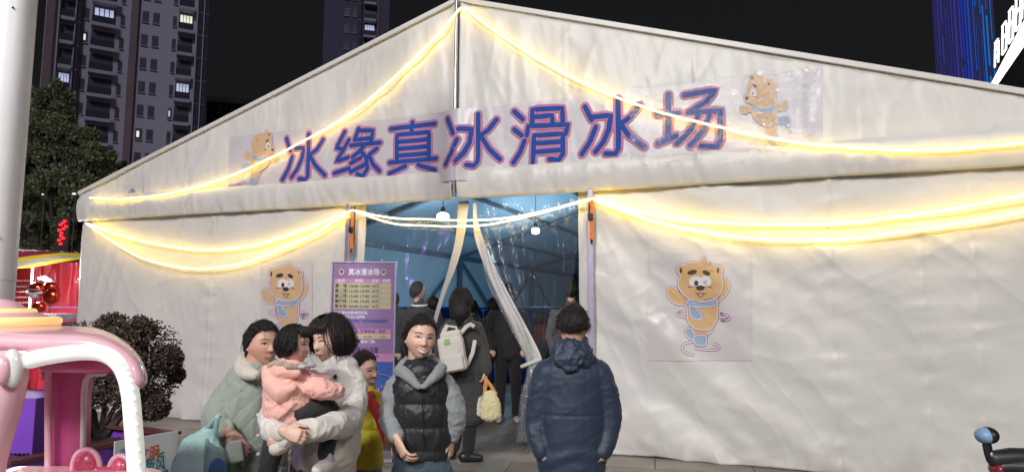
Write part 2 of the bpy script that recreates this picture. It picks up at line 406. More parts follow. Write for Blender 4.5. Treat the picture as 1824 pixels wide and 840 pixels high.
# inner frames, eave beam, bracing, purlins
M_frame = mat('frame_metal', (.10, .14, .18), .5, .3)
bays = [.2, 5.9, 12.6, 19.3, 25.9]
for y in bays[1:]:
    m = MB()
    for sg in (-1, 1):
        m.box((sg * (TW - .1), y, HT / 2), (.10, .14, HT))
        m.bar((sg * (TW - .1), y, HT - .04), (0, y, HA - .15), .12, .10)
    m.build('portal_frame', M_frame, tent)
for sg in (-1, 1):
    m = MB(); m.bar((sg * (TW - .08), 0, HT - .06), (sg * (TW - .08), TLEN, HT - .06), .10, .14); m.build('eave_beam', M_frame, tent)
    for k in (1, 2, 3):
        s = sg * TW * (1 - k / 4); m = MB(); m.bar((s, .1, roofz(s) - .10), (s, TLEN, roofz(s) - .10), .06, .08); m.build('purlin', M_frame, tent)
m = MB(); m.bar((0, .1, HA - .12), (0, TLEN, HA - .12), .08, .1); m.build('purlin', M_frame, tent)
for a, b in zip(bays[:-1], bays[1:]):
    mid = (a + b) / 2; sg = -1; m = MB()
    m.bar((sg * (TW - .12), a, HT - .15), (sg * (TW - .12), mid, .9), .06, .08); m.bar((sg * (TW - .12), b, HT - .15), (sg * (TW - .12), mid, .9), .06, .08)
    m.build('brace', M_frame, tent)

# interior lamps: two bulbs seen through the door, more of the same row further on
M_bulb = mat('cool_bulb', (1, 1, 1), .3, emit=(.75, .92, 1.0), estr=30)
for i, (px, py, Y) in enumerate(((789, 385, 14.5), (954, 411, 17.3))):
    p = W(px, py, Y); t = empty('hanging_lamp', p, label=('brighter cool white lamp left of the doorway centre inside the tent', 'smaller cool white lamp right of the doorway centre inside the tent')[i], cat='lamp', group='lamps hanging inside the tent')
    m = MB(); m.ell((0, 0, 0), (.13 if i == 0 else .10, .10, .08)); m.build('bulb', M_bulb, t, smooth=True)
    m = MB(); m.tube([(0, 0, .06), (0, 0, .16)], .05, 10); m.tube([(0, 0, .15), (0, 0, .9)], .008, 6); m.build('cord', M_dark, t)
    lamp('hanging_lamp_light', 'POINT', p - Vector((0, 0, .25)), 75, (.50, .76, 1.0), shadow_soft_size=.15)
for lx, ly, e in ((-2.0, 6.0, 26), (-2.5, 11.0, 85), (1.5, 17, 90)):
    q = TM @ Vector((lx, ly, 3.0)); lamp('rink_light', 'POINT', q, e, (.50, .76, 1.0), shadow_soft_size=.2)

# rope light helper: pixel path on the tent front -> tube
def rope(pts, y, label, rad=.0115, group='yellow rope lights on the tent front'):
    P = [TL(a, b, y if not callable(y) else y(i / (len(pts) - 1))) for i, (a, b) in enumerate(pts)]
    P = [Vector(p) for p in catmull([tuple(p) for p in P], 8)]
    P = [p + Vector((0, 0, .006 * noise.noise(p * 5) + .003 * noise.noise(p * 17))) for p in P]
    m = MB(); m.tube(P, rad, 10); o = m.build('rope_light', M_rope, smooth=True, label=label, cat='rope light', group=group)
    o.matrix_world = TM
    m = MB(); m.tube([p + Vector((.002, rad + .005, .001)) for p in P], .0038, 6); m.build('light_channel', M_ropeb, o); return o
rope([(160, 352), (225, 354), (320, 341), (420, 309), (520, 262), (620, 205), (700, 140), (770, 72), (820, 15)], -.20, 'rope light sagging from the tent peak to the left eave across the small bear')
rope([(828, 15), (880, 55), (960, 105), (1060, 157), (1160, 195), (1280, 226), (1400, 251), (1520, 264), (1620, 268), (1730, 263), (1850, 252)], -.20, 'glowing rope light sagging from the tent peak to the right across the banner lettering')
yb = lambda t: -.17 + .045 * math.sin(math.pi * t) ** .6
rope([(157, 398), (215, 420), (290, 437), (370, 445), (450, 437), (530, 413), (585, 391), (628, 374)], yb, 'upper of the two glowing rope lights left of the doorway')
rope([(153, 397), (190, 424), (250, 458), (320, 476), (380, 477), (440, 466), (500, 443), (560, 415), (622, 377)], lambda t: -.17 + .02 * math.sin(math.pi * t), 'lower, deeper sagging rope light left of the doorway')
rope([(628, 374), (690, 387), (750, 390), (830, 392), (900, 388), (980, 373), (1055, 353)], -.12, 'upper rope light strung across the top of the doorway')
rope([(632, 375), (690, 396), (740, 401), (800, 403), (870, 400), (960, 380), (1057, 354)], -.14, 'lower rope light strung across the top of the doorway')
rope([(1057, 353), (1120, 373), (1200, 388), (1300, 398), (1400, 400), (1500, 397), (1600, 386), (1720, 368), (1850, 342)], yb, 'upper of the two glowing rope lights right of the doorway')
rope([(1058, 355), (1110, 376), (1180, 398), (1280, 417), (1380, 427), (1480, 427), (1580, 417), (1700, 399), (1850, 372)], lambda t: -.16 + .03 * math.sin(math.pi * t) ** .6, 'lower rope light right of the doorway above the large bear poster')
# ratchet straps
for i, (px, a, b) in enumerate(((626, 380, 446), (1054, 350, 430))):
    p0, p1 = TL(px, a, -.125), TL(px, b, -.125); t = empty('ratchet_strap', TM @ p1, TH, label=('orange ratchet strap on the left door post', 'orange ratchet strap on the right door post')[i], cat='strap', group='orange straps on the door posts')
    m = MB(); L_ = p0.z - p1.z; m.box((0, 0, L_ / 2), (.042, .006, L_), bev=.002); m.build('webbing', M_orange, t)
    m = MB(); m.box((-.008, -.015, L_ * .55), (.05, .03, .07), bev=.006); m.tube([(-.02, -.02, L_ * .5), (-.02, -.02, L_ * .85)], .008, 8); m.tube([(0, -.01, -.015), (0, -.01, .015)], .012, 8); m.build('buckle', M_dark, t)

# ------------------------------------------------------------------ banner
B0, B1 = -.205, 0
BA, BB = TL(402, 243, -.18), TL(402, 352, -.18)      # left end
BC, BD = TL(1466, 117, -.18), TL(1466, 274, -.18)    # right end
def wr_ban(s, z): return .006 * fbm(s * 1.6, z * 1.2, 12) + .004 * fbm(s * .6 - z * 4, z * 2, 14)
def ban_y(s, z, e=0):
    bulge = .075 * math.exp(-(s / .16) ** 2); w = wr_gable(s, z) if abs(s) > .02 else 0
    return -.10 - .02 * (1 - min(1, max(0, (z - HB - .33) / max(.2, roofz(s) - HB - .33)))) - max(.5 * w + .012, w + .006) - bulge - e
def ban(px, py, e=0):
    p = TL(px, py, -.18); return Vector((p.x, ban_y(p.x, p.z, e), p.z))
m = MB()
def fn(u, v):
    a = BB.lerp(BD, u); b = BA.lerp(BC, u); p = a.lerp(b, v); return (p.x, ban_y(p.x, p.z), p.z)
m.grid(fn, 300, 40); banner = empty('shop_banner', TM @ BB, TH, label='long pale banner with big navy and pink lettering across the tent gable', cat='banner')
OB = Matrix.Translation(-BB)
def onban(m, name, mt, parent=None, smooth=True):
    me = m.mesh(name); me.transform(OB); return link(name, me, mt, parent or banner, smooth)
o = onban(m, 'sheet', M_banner); c6 = lambda x, y: (400 + x / 3.5, 130 + y / 3.5)
c7 = lambda x, y: (820 + x / 2.682, 90 + y / 2.682)
GL = [
 ('c6', [[(368,402),(392,480)], [(405,515),(380,590),(345,660)], [(425,462),(478,462),(470,520),(440,590),(400,645)], [(508,375),(506,560),(506,638),(490,660),(450,655)], [(600,408),(560,470),(515,505)], [(515,505),(550,570),(612,632)]]),
 ('c6', [[(735,360),(710,410),(683,462),(728,470)], [(762,412),(720,490),(682,548),(758,522)], [(672,620),(765,590)], [(820,340),(797,412)], [(815,352),(912,352),(900,415)], [(800,410),(905,400)], [(775,445),(955,428)], [(855,450),(820,490),(785,520)], [(835,480),(870,520),(878,590),(850,638),(815,625)], [(858,510),(775,558)], [(872,560),(775,612)], [(935,465),(888,505)], [(888,505),(910,560),(952,605)]]),
 ('c6', [[(1020,342),(1300,310)], [(1158,300),(1152,362)], [(1060,545),(1060,380),(1262,362),(1264,528)], [(1065,425),(1258,407)], [(1065,468),(1258,451)], [(1065,511),(1258,495)], [(1015,553),(1308,528)], [(1015,620),(1115,575)], [(1195,568),(1300,600)]]),
 ('c6', [[(1392,285),(1430,378)], [(1455,415),(1420,500),(1378,570)], [(1462,350),(1535,345),(1522,430),(1490,500),(1445,555)]]),
 ('c7', [[(78,300),(78,500),(74,528),(58,546),(28,545)], [(165,325),(130,372),(88,400)], [(88,400),(130,465),(182,515)]]),
 ('c7', [[(250,285),(290,322)], [(250,372),(285,400)], [(300,425),(278,480),(245,530)], [(336,345),(336,275),(480,268),(482,335)], [(340,312),(430,303),(434,340)], [(310,400),(318,355),(508,347),(496,392)], [(340,532),(345,400),(482,392),(484,490),(464,518),(420,515)], [(350,438),(476,430)], [(350,480),(476,470)]]),
 ('c7', [[(590,262),(622,325)], [(642,360),(615,430),(575,490)], [(622,312),(715,304),(705,370),(680,430),(640,480)], [(748,225),(751,400),(750,465),(735,489),(690,488)], [(850,255),(808,312),(760,345)], [(760,345),(800,400),(875,455)]]),
 ('c7', [[(935,298),(1040,292)], [(990,205),(988,405)], [(940,440),(1030,402)], [(1068,205),(1215,182),(1170,240),(1085,290)], [(1085,292),(1240,280),(1240,420),(1218,456),(1150,450)], [(1135,300),(1095,375),(1032,440)], [(1185,308),(1155,380),(1095,450)]]),
]
for key, r, mt, e in (('lettering_outline', .054, M_pinkline, .002), ('lettering', .0275, M_navy, .0045)):
    m = MB()
    for cs, strokes in GL:
        f = c6 if cs == 'c6' else c7
        for st in strokes:
            st2 = []
            for a, b in zip(st[:-1], st[1:]):
                k = max(1, int(math.dist(a, b) / 18)); st2 += [(a[0] + (b[0] - a[0]) * i / k, a[1] + (b[1] - a[1]) * i / k) for i in range(k)]
            st2.append(st[-1])
            P = [ban(*f(*q), e) for q in st2]
            vs, fs = tube(P, r, 12, side=None, flat=1)
            pts = []
            for v in vs:   # squash onto the sheet
                y0 = ban_y(v.x, v.z, e); pts.append((v.x, y0 + (v.y - y0) * (.02 if r > .03 else .03), v.z))
            m.add(pts, fs)
    onban(m, key, mt)
# ------------------------------------------------------------------ flat printed shapes on tent-front sheets
def bez(pts, n=5, closed=True):
    if closed:
        P = [np.array(p, float) for p in pts]; N_ = len(P); out = []
        for i in range(N_):
            a, b, c, d = P[i - 1], P[i], P[(i + 1) % N_], P[(i + 2) % N_]
            for k in range(n):
                t = k / n; out.append(tuple(.5 * ((2 * b) + (-a + c) * t + (2 * a - 5 * b + 4 * c - d) * t * t + (-a + 3 * b - 3 * c + d) * t ** 3)))
        return out
    return [tuple(p) for p in catmull(pts, n)]
def oval(cx, cy, rx, ry, rot=0, n=20):
    c, s = math.cos(R(rot)), math.sin(R(rot))
    return [(cx + rx * math.cos(t) * c - ry * math.sin(t) * s, cy + rx * math.cos(t) * s + ry * math.sin(t) * c) for t in [2 * math.pi * k / n for k in range(n)]]
class Print:
    """2-D artwork on a sheet: P(px, py, lift) maps picture coordinates to the sheet surface"""
    def __init__(s, P, step=.0002): s.P = P; s.k = 0; s.step = step; s.layers = {}
    def _m(s, name, mt):
        key = (name, s.k if name in ('arm', 'swirl', 'swirl_white', 'skate_boot', 'face_dark', 'skid', 'skid_white', 'scarf', 'face_line', 'eye_white', 'outline', 'outline_white', 'edge_white') else 0)
        return s.layers.setdefault(key, (MB(), mt))[0]
    def fill(s, pts, name, mt):
        s.k += 1; e = .002 + s.k * s.step; m = s._m(name, mt)
        c = (sum(p[0] for p in pts) / len(pts), sum(p[1] for p in pts) / len(pts)); vs = [s.P(c[0], c[1], e)]
        n = len(pts); rings = 3
        for r in range(1, rings + 1):
            t = r / rings; vs += [s.P(c[0] + (p[0] - c[0]) * t, c[1] + (p[1] - c[1]) * t, e) for p in pts]
        fs = [(0, 1 + i, 1 + (i + 1) % n) for i in range(n)]
        for r in range(rings - 1):
            a = 1 + r * n; b = a + n; fs += [(a + i, b + i, b + (i + 1) % n, a + (i + 1) % n) for i in range(n)]
        m.add(vs, fs)
    def line(s, pts, w, name, mt, closed=False):
        s.k += 1; e = .002 + s.k * s.step; m = s._m(name, mt); n = len(pts); vs = []
        for i, p in enumerate(pts):
            a = pts[(i - 1) % n] if closed or i > 0 else p; b = pts[(i + 1) % n] if closed or i < n - 1 else p
            dx, dy = b[0] - a[0], b[1] - a[1]; L = math.hypot(dx, dy) or 1; nx, ny = -dy / L * w / 2, dx / L * w / 2
            vs += [s.P(p[0] + nx, p[1] + ny, e), s.P(p[0] - nx, p[1] - ny, e)]
        m.add(vs, [(2 * i, 2 * i + 1, 2 * ((i + 1) % n) + 1, 2 * ((i + 1) % n)) for i in range(n if closed else n - 1)])
    def done(s, parent, origin=None, inv=None):
        for (name, _), (m, mt) in s.layers.items():
            me = m.mesh(name)
            if inv is not None: me.transform(inv)
            link(name, me, mt, parent, False)
M_tan = mat('print_tan', (.60, .38, .17), .5); M_tan2 = mat('print_tan_pale', (.58, .40, .23), .5)
M_brown = mat('print_brown', (.07, .03, .015), .5); M_pblue = mat('print_pale_blue', (.27, .38, .50), .5)
M_pwhite = mat('print_white', (.70, .68, .70), .5); M_plum = mat('print_plum', (.27, .12, .24), .5); M_ppink = mat('print_rose', (.62, .35, .38), .5)
M_poster = mat('poster_film', (.585, .565, .545), .3, var=.04, vscale=2, bump=.15, bscale=5)
def bear_front(pr, lw=5, tan=None):
    tan = tan or M_tan
    o = lambda pts, mt, nm, ow=1: (pr.line(pts, lw * 3.2, 'outline', M_plum, True), pr.line(pts, lw * 1.7, 'outline_white', M_pwhite, True), pr.fill(pts, nm, mt), pr.line(pts, lw * .5, 'edge_white', M_pwhite, True))
    for sw in ([(290, 450), (250, 465), (250, 480), (305, 495)], [(505, 490), (560, 490), (570, 480), (525, 465)], [(525, 512), (570, 510), (597, 480)],
               [(375, 648), (300, 660), (282, 690), (310, 722), (360, 735)], [(480, 662), (518, 680), (500, 700), (430, 702), (360, 690)]):
        pr.line(bez(sw, 6, False), 17, 'swirl', M_plum); pr.line(bez(sw, 6, False), 8, 'swirl_white', M_pwhite)
    o(bez([(515, 245), (548, 235), (578, 262), (585, 300), (560, 350), (505, 395), (480, 340)]), tan, 'arm')
    o(bez([(315, 410), (240, 405), (195, 370), (182, 325), (205, 298), (238, 305), (265, 340), (330, 380)]), tan, 'arm')
    o(bez([(330, 565), (300, 580), (318, 620), (355, 640), (372, 600)]), M_pblue, 'skate_boot')
    o(bez([(345, 540), (360, 600), (400, 615), (440, 605), (475, 560)]), tan, 'leg')
    o(bez([(358, 612), (362, 660), (400, 672), (430, 665), (430, 612)]), M_pblue, 'skate_boot')
    o(bez([(318, 390), (312, 450), (320, 520), (360, 560), (420, 572), (470, 560), (500, 510), (508, 440), (495, 390)]), tan, 'body')
    o(bez([(325, 420), (340, 490), (375, 505), (408, 495), (395, 465), (360, 425)]), M_pblue, 'scarf')
    o(bez([(318, 378), (318, 412), (400, 424), (498, 412), (492, 372), (400, 392)]), M_pblue, 'scarf')
    head = bez([(425, 103), (445, 130), (478, 152), (520, 160), (545, 185), (535, 230), (545, 270), (535, 320), (500, 365), (455, 385), (400, 390), (340, 375), (290, 345), (258, 300), (255, 262), (270, 225), (245, 190), (258, 155), (290, 158), (330, 140), (390, 132)])
    o(head, tan, 'head')
    f = lambda *a, **k: pr.fill(oval(*a, **k), 'face_dark', M_brown)
    f(273, 190, 8, 17); f(513, 190, 8, 17); f(346, 202, 32, 15, -12); f(438, 206, 27, 14, 22)
    pr.fill(oval(370, 265, 45, 38), 'eye_white', M_pwhite); pr.fill(oval(430, 262, 40, 36), 'eye_white', M_pwhite)
    f(372, 272, 14, 17); pr.line([(440, 258), (418, 268), (438, 277)], 6, 'face_line', M_brown)
    pr.line(bez([(318, 297), (350, 293), (400, 300), (445, 292), (474, 303)], 4, False), 5, 'face_line', M_brown)
    f(398, 302, 28, 16); pr.line(bez([(366, 330), (382, 340), (400, 334), (418, 341), (437, 336)], 4, False), 5, 'face_line', M_brown)
    pr.fill(oval(400, 348, 17, 17), 'face_dark', M_brown); pr.fill(oval(400, 348, 12, 13), 'tongue', M_ppink)
    pr.fill(oval(298, 300, 14, 10), 'cheek', M_ppink)
def on_wall(lift0=-.03):
    def P(px, py, e=0):
        p = TL(px, py, -.0); s, z = p.x, p.z
        return Vector((s, -.045 - wr_wall(s, z) - .010 - e, z))
    return P
PW = on_wall()
def poster(corners, mapper, label, tan):
    (x0, y0), (x1, y1) = corners; org = PW((x0 + x1) / 2, y1, 0); t = empty('bear_poster', TM @ org, TH, label=label, cat='poster', group='bear posters on the tent walls')
    inv = Matrix.Translation(-org); m = MB(); m.grid(lambda u, v: PW(x0 + (x1 - x0) * u, y1 + (y0 - y1) * v, 0), 40, 40); me = m.mesh('sheet'); me.transform(inv); link('sheet', me, M_poster, t)
    pr = Print(lambda a, b, e: PW(*mapper(a, b), e)); bear_front(pr, tan=tan); pr.done(t, inv=inv)
poster(((1156, 452), (1340, 641)), lambda a, b: (1140 + a / 3.654, 430 + b / 3.654), 'square poster of a winking skating bear right of the doorway', M_tan)
poster(((470, 464), (562, 606)), lambda a, b: (516 + (a - 398) / 4.95, 536 + (b - 390) / 4.15), 'narrow poster of a winking skating bear left of the doorway', M_tan2)
# skating bears at the two banner ends
def bear_skate(f, label):
    pr = Print(lambda a, b, e: ban(*f(a, b), e + .004)); lw = 4; org = BB
    o = lambda pts, mt, nm: (pr.line(pts, lw * 2.6, 'outline', M_plum, True), pr.line(pts, lw * 1.2, 'outline_white', M_pwhite, True), pr.fill(pts, nm, mt), pr.line(pts, 2, 'edge_white', M_pwhite, True))
    pr.line([(135, 708), (380, 690)], 16, 'skid', M_plum); pr.line([(135, 708), (380, 690)], 8, 'skid_white', M_pwhite)
    pr.line([(275, 660), (380, 695)], 16, 'skid', M_plum); pr.line([(275, 660), (380, 695)], 8, 'skid_white', M_pwhite)
    o(bez([(295, 495), (285, 540), (300, 575), (330, 560), (370, 540), (365, 500), (330, 490)]), M_pblue, 'skate_boot')
    o(bez([(410, 435), (370, 440), (320, 430), (302, 395), (315, 362), (345, 360), (400, 395)]), M_tan2, 'arm')
    o(bez([(545, 400), (590, 400), (650, 400), (660, 430), (635, 468), (590, 450), (550, 440)]), M_tan2, 'arm')
    o(bez([(400, 570), (465, 560), (470, 600), (450, 650), (400, 650)]), M_tan2, 'leg')
    o(bez([(385, 640), (440, 650), (450, 680), (420, 712), (385, 700), (375, 670)]), M_pblue, 'skate_boot')
    o(bez([(415, 430), (390, 480), (385, 520), (395, 560), (440, 570), (490, 560), (540, 520), (565, 480), (550, 430)]), M_tan2, 'body')
    o(bez([(410, 400), (415, 445), (480, 455), (545, 440), (550, 400)]), M_pblue, 'scarf')
    o(bez([(540, 118), (560, 140), (592, 155), (595, 190), (600, 230), (605, 290), (628, 330), (620, 365), (585, 375), (545, 400), (480, 420), (425, 400), (395, 350), (385, 290), (395, 230), (425, 185), (470, 160), (520, 150)]), M_tan2, 'head')
    d = lambda *a: pr.fill(oval(*a), 'face_dark', M_brown)
    d(437, 216, 15, 14); d(570, 170, 8, 10); d(552, 236, 20, 9, -35); pr.fill(oval(562, 295, 24, 38), 'eye_white', M_pwhite); d(565, 298, 8, 12); d(609, 337, 12, 13)
    pr.line(bez([(520, 340), (540, 325), (570, 328)], 4, False), 5, 'face_line', M_brown)
    t = empty('printed_bear', (0, 0, 0)); return pr
def add_print(pr, part):
    m = None
    t = bpy.data.objects.new(part, None); COL.objects.link(t); t.parent = banner
    pr.done(t, inv=OB)
def skater(f, part):
    pr = bear_skate(f, ''); add_print(pr, part)
for o_ in []: pass
_f1 = lambda a, b: (380 + a / 6, 210 + b / 6)
_f2 = lambda a, b: (1280 + (560 - (a - 300) * 1.12) / 4.665 + 4, 100 + (b * 1.02 - 5) / 4.665)
for f in (_f1, _f2): skater(f, 'skating_bear')
for o_ in [o for o in bpy.data.objects if o.name.startswith('printed_bear')]: bpy.data.objects.remove(o_)
# crumpled clear wrap over the right end of the banner
wrap = empty('plastic_wrap', TM @ TL(1300, 280, -.2), TH, label='crumpled clear plastic film catching the light over the right end of the banner', cat='plastic film')
W0 = TL(1300, 280, -.2); m = MB()
wa, wb, wc, wd = TL(1120, 300, -.2), TL(1120, 150, -.2), TL(1468, 282, -.2), TL(1462, 112, -.2)
def crinkle(s, z):
    v_ = noise.voronoi(Vector((s * 5 + z * 3 + .4 * fbm(s * 2, z * 2), z * 12 - s * 3, .5)))[0]
    return .010 * (v_[1] - v_[0]) + .008 * abs(fbm(s * 3.1 + z * 2, z * 5.5, 3, 3)) + .018 * abs(fbm(s * 9, z * 13, 6, 3)) + .008 * math.sin(s * 11 - z * 26 + 5 * fbm(s * 2, z * 2, 9))
def fn(u, v):
    p = wa.lerp(wc, u).lerp(wb.lerp(wd, u), v); k = math.sin(math.pi * min(1, max(0, u))) * .6 + .4
    return (p.x - W0.x, ban_y(p.x, p.z, .010) - crinkle(p.x, p.z) * k - W0.y, p.z - W0.z)
m.grid(fn, 300, 130); m.build('film_sheet', M_clear2, wrap, smooth=True)
# small notice at the left eave
t = empty('notice_sheet', TM @ TL(238, 366, -.13), TH, label='small clear sheet with a dark zigzag logo near the left eave corner', cat='notice')
N0 = TL(238, 366, -.13); PN = lambda px, py, e=0: Vector((TL(px, py, -.13).x, -.145 - e, TL(px, py, -.13).z)) - N0
m = MB(); m.grid(lambda u, v: PN(222 + 34 * u, 366 - 36 * v), 6, 6); m.build('sheet', mat('notice_film', (.52, .52, .52), .3, bump=.5, bscale=20), t)
pr = Print(PN); 
for q in ([(231, 344), (236, 336), (239, 344)], [(235, 344), (239, 337), (242, 344), (240, 338)]): pr.line(q, 1.6, 'logo', M_navy)
for y in (348.5, 353.5, 357, 360): pr.line([(226, y), (251, y - .6)], .9, 'small_print', M_plum)
pr.done(t)

# ------------------------------------------------------------------ door curtain (clear PVC, parted)
LW_ = [(836, 358), (828, 420), (815, 470), (795, 520), (778, 575), (770, 620)]     # left white edge
RW_ = [(842, 358), (845, 420), (862, 470), (888, 530), (915, 590), (940, 645)]
cl = empty('door_curtain', TM @ TL(735, 785, .05), TH, label='left clear plastic door curtain pulled aside behind the price board', cat='curtain', group='clear door curtains')
cr_ = empty('door_curtain', TM @ TL(935, 785, .05), TH, label='right clear plastic door curtain gathered into a bunch beside the man in navy', cat='curtain', group='clear door curtains')
def sheet(parent, L, Rr, name, mt, nu, nv, wrinkle, y=.06, off=(0, 0, 0)):
    L = catmull(L, 6); Rr = catmull(Rr, 6); org = TMI @ parent.location
    def at(P, v):
        k = v * (len(P) - 1); i = min(int(k), len(P) - 2); f = k - i; return tuple(P[i][j] * (1 - f) + P[i + 1][j] * f for j in range(2))
    def fn(u, v):
        a, b = at(L, v), at(Rr, v); p = TL(a[0] + (b[0] - a[0]) * u, a[1] + (b[1] - a[1]) * u, y)
        return Vector((p.x, y + wrinkle(u, v), p.z)) - org
    m = MB(); m.grid(fn, nu, nv); o = m.build(name, mt, parent, smooth=True); return o
fold = lambda n, a: (lambda u, v: a * (.25 + v) * math.sin(u * n + 3 * fbm(u * 2, v * 2)) + .5 * a * fbm(u * 8, v * 3, 4))
o = sheet(cl, [(816, 358), (812, 420), (798, 480), (780, 540), (764, 600), (752, 660), (748, 780)], LW_ + [(768, 660), (764, 780)], 'white_edge', M_canvas, 6, 50, fold(4, .01), y=.03)
o.modifiers.new('t', 'SOLIDIFY').thickness = .006
o = sheet(cr_, RW_ + [(944, 670)], [(849, 358), (853, 400), (880, 470), (916, 540), (948, 600), (966, 640), (966, 670)], 'white_edge', M_canvas, 6, 50, fold(4, .01), y=-.02)
o.modifiers.new('t', 'SOLIDIFY').thickness = .006
sheet(cl, [(649, 360)] * 1 + [(649, 440), (649, 520), (649, 600), (651, 680), (652, 780)], [(815, 358), (805, 430), (780, 500), (755, 560), (738, 620), (730, 680), (730, 780)], 'clear_sheet', M_clear, 90, 60, fold(22, .02), y=.05)
o = sheet(cr_, [(848, 358), (866, 420), (892, 500), (925, 570), (948, 640), (935, 700), (930, 785)], [(1029, 350), (1029, 400), (1024, 470), (1010, 540), (985, 600), (968, 645), (958, 700), (952, 780)], 'clear_sheet', M_clear, 120, 80, lambda u, v: .028 * math.sin(u * 46 + 2 * fbm(u * 3, v)) * min(1, .2 + v * 1.5) + .02 * fbm(u * 9, v * 5, 4), y=.04)
m = MB(); org = TMI @ cr_.location   # the gathered bunch with its folds
for k in range(9):
    a = (k - 4) * 3.2; pts = [(850 + k * 2, 420), (880 + a * .9, 500), (920 + a * .9, 580), (946 + a * .5, 650), (938 + a * .8, 710), (934 + a, 786)]
    P = [TL(px, py, .0 - .015 * (k % 3)) - org for px, py in pts]; m.tube([Vector(p) for p in catmull([tuple(p) for p in P], 6)], [(.005 + .010 * (j / 30), .010) for j in range(31)], 8)
m.build('gathered_bunch', film('clear_folds', gloss=.30, rough=.05, bump=.9, bscale=22, alpha=.10, white=(.8, .85, .9)), cr_, smooth=True)
m = MB(); m.tube([TL(930, 652, -.03) - org, TL(962, 640, -.03) - org], .022, 10); m.build('tie_band', mat('tape', (.6, .6, .6), .4), cr_, smooth=True)

# ------------------------------------------------------------------ text helper
def text_mesh(body, size, offset=0, ext=0.0006, align='LEFT'):
    c = bpy.data.curves.new('t', 'FONT'); c.body = body; c.size = size; c.offset = offset; c.extrude = ext; c.align_x = align; c.resolution_u = 3
    o = bpy.data.objects.new('t', c); COL.objects.link(o); dg = bpy.context.evaluated_depsgraph_get(); dg.update()
    me = bpy.data.meshes.new_from_object(o.evaluated_get(dg)); bpy.data.objects.remove(o); bpy.data.curves.remove(c); return me
def put_text(parent, name, body, x, y, z, size, mt, align='LEFT', bold=0, width=None):
    """text standing upright in the parent's xz plane, facing -y"""
    me = text_mesh(body, size, bold, .0006, align); xs = [v.co.x for v in me.vertices]
    sx = 1 if not width else width / max(1e-6, max(xs) - min(xs))
    me.transform(Matrix.Translation((x, y, z)) @ Matrix.Rotation(R(90), 4, 'X') @ Matrix.Diagonal((sx, 1, 1, 1)))
    return link(name, me, mt, parent, False)

# ------------------------------------------------------------------ price board
SY = 6.9; sb = W(593, 467, SY); sc_ = W(705, 467, SY); sw = (sc_ - sb).length; topz = sb.z + .005; sgr = gz(SY); hh = topz - sgr
board = empty('price_board', ((sb.x + sc_.x) / 2, SY, sgr), 0, label='purple price board with yellow timetable standing left of the doorway', cat='sign board')
M_bpurple = mat('board_purple', (.30, .18, .37), .35, var=.03); M_byel = mat('board_cream', (.56, .52, .30), .5); M_bpink = mat('board_pink', (.58, .25, .42), .5)
M_bblue = mat('board_blue', (.05, .12, .45), .4); M_tw = mat('text_white', (.75, .75, .78), .5); M_tp = mat('text_purple', (.10, .02, .20), .5); M_tb = mat('text_black', (.03, .025, .03), .5)
m = MB(); m.box((0, .012, (hh + .25) / 2), (sw + .012, .018, hh - .25), bev=.004)
for s in (-1, 1): m.box((s * (sw / 2 + .003), .0, hh / 2 + .03), (.016, .03, hh - .06), bev=.003)
m.box((0, 0, hh - .002), (sw + .03, .03, .012)); m.box((0, .1, .02), (sw + .04, .4, .03)); m.build('frame', M_alu, board)
K = (SY / FPX)   # metres per photo pixel here
bz = lambda py: hh - (py - 467) * K; bx_ = lambda px: (px - 649) * K
def rect(name, x0, y0, x1, y1, mt, e):
    m = MB(); m.box(((bx_(x0) + bx_(x1)) / 2, -e, (bz(y0) + bz(y1)) / 2), (abs(bx_(x1) - bx_(x0)), .0012, abs(bz(y0) - bz(y1)))); return m.build(name, mt, board)
rect('panel_purple', 594, 469, 704, 628, M_bpurple, .002); rect('panel_pink', 594, 628, 704, 642, M_bpink, .002); rect('photo_strip', 594, 642, 704, 700, M_bblue, .002)
rect('table_header', 597, 497, 698, 504, M_bpink, .0036); rect('table_cells', 597, 504.5, 698, 550, M_byel, .0036)
rect('fee_header', 597, 585, 699, 593, M_bpink, .0036); rect('fee_cells', 597, 593.5, 699, 602, M_byel, .0036)
m = MB()
for y in (513.5, 522.5, 531.5, 540.5): m.box((bx_(647.5), -.005, bz(y)), (101 * K, .001, .0035))
for x in (621, 661, 680): m.box((bx_(x), -.0055, bz(523.5)), (.0035, .001, 53 * K))
for x in (620, 645, 671): m.box((bx_(x), -.0055, bz(593)), (.0035, .001, 17 * K))
m.build('table_rules', M_bpurple, board)
put_text(board, 'title', '真冰滑冰场', bx_(649), -.005, bz(489.5), .072, M_tw, 'CENTER', .0022, 56 * K)
for x in (609, 684):
    m = MB(); m.add([(bx_(x) + a * K, -.006, bz(485) + b * K) for a, b in ((-5, 4), (0, 6), (5, 4), (4.5, -3), (0, -6.5), (-4.5, -3))], [(0, 5, 4, 3, 2, 1)]); m.build('crest', mat('crest_cream', (.62, .45, .30), .5), board)
    m = MB(); m.ell((bx_(x), -.0065, bz(484.5)), (.014, .001, .012)); m.ell((bx_(x) - .012, -.0065, bz(482)), (.005, .001, .005)); m.ell((bx_(x) + .012, -.0065, bz(482)), (.005, .001, .005)); m.build('crest_face', M_brown, board)
for x, b in ((609, '场次'), (641, '时间'), (670.5, '价格'), (689, '购票')): put_text(board, 'heading', b, bx_(x), -.005, bz(503), .040, M_tw, 'CENTER', .0008)
rows = [('第一场', '10:00-12:00'), ('第二场', '12:30-14:30'), ('第三场', '15:00-17:00'), ('第四场', '17:30-19:30'), ('第五场', '20:00-22:00')]
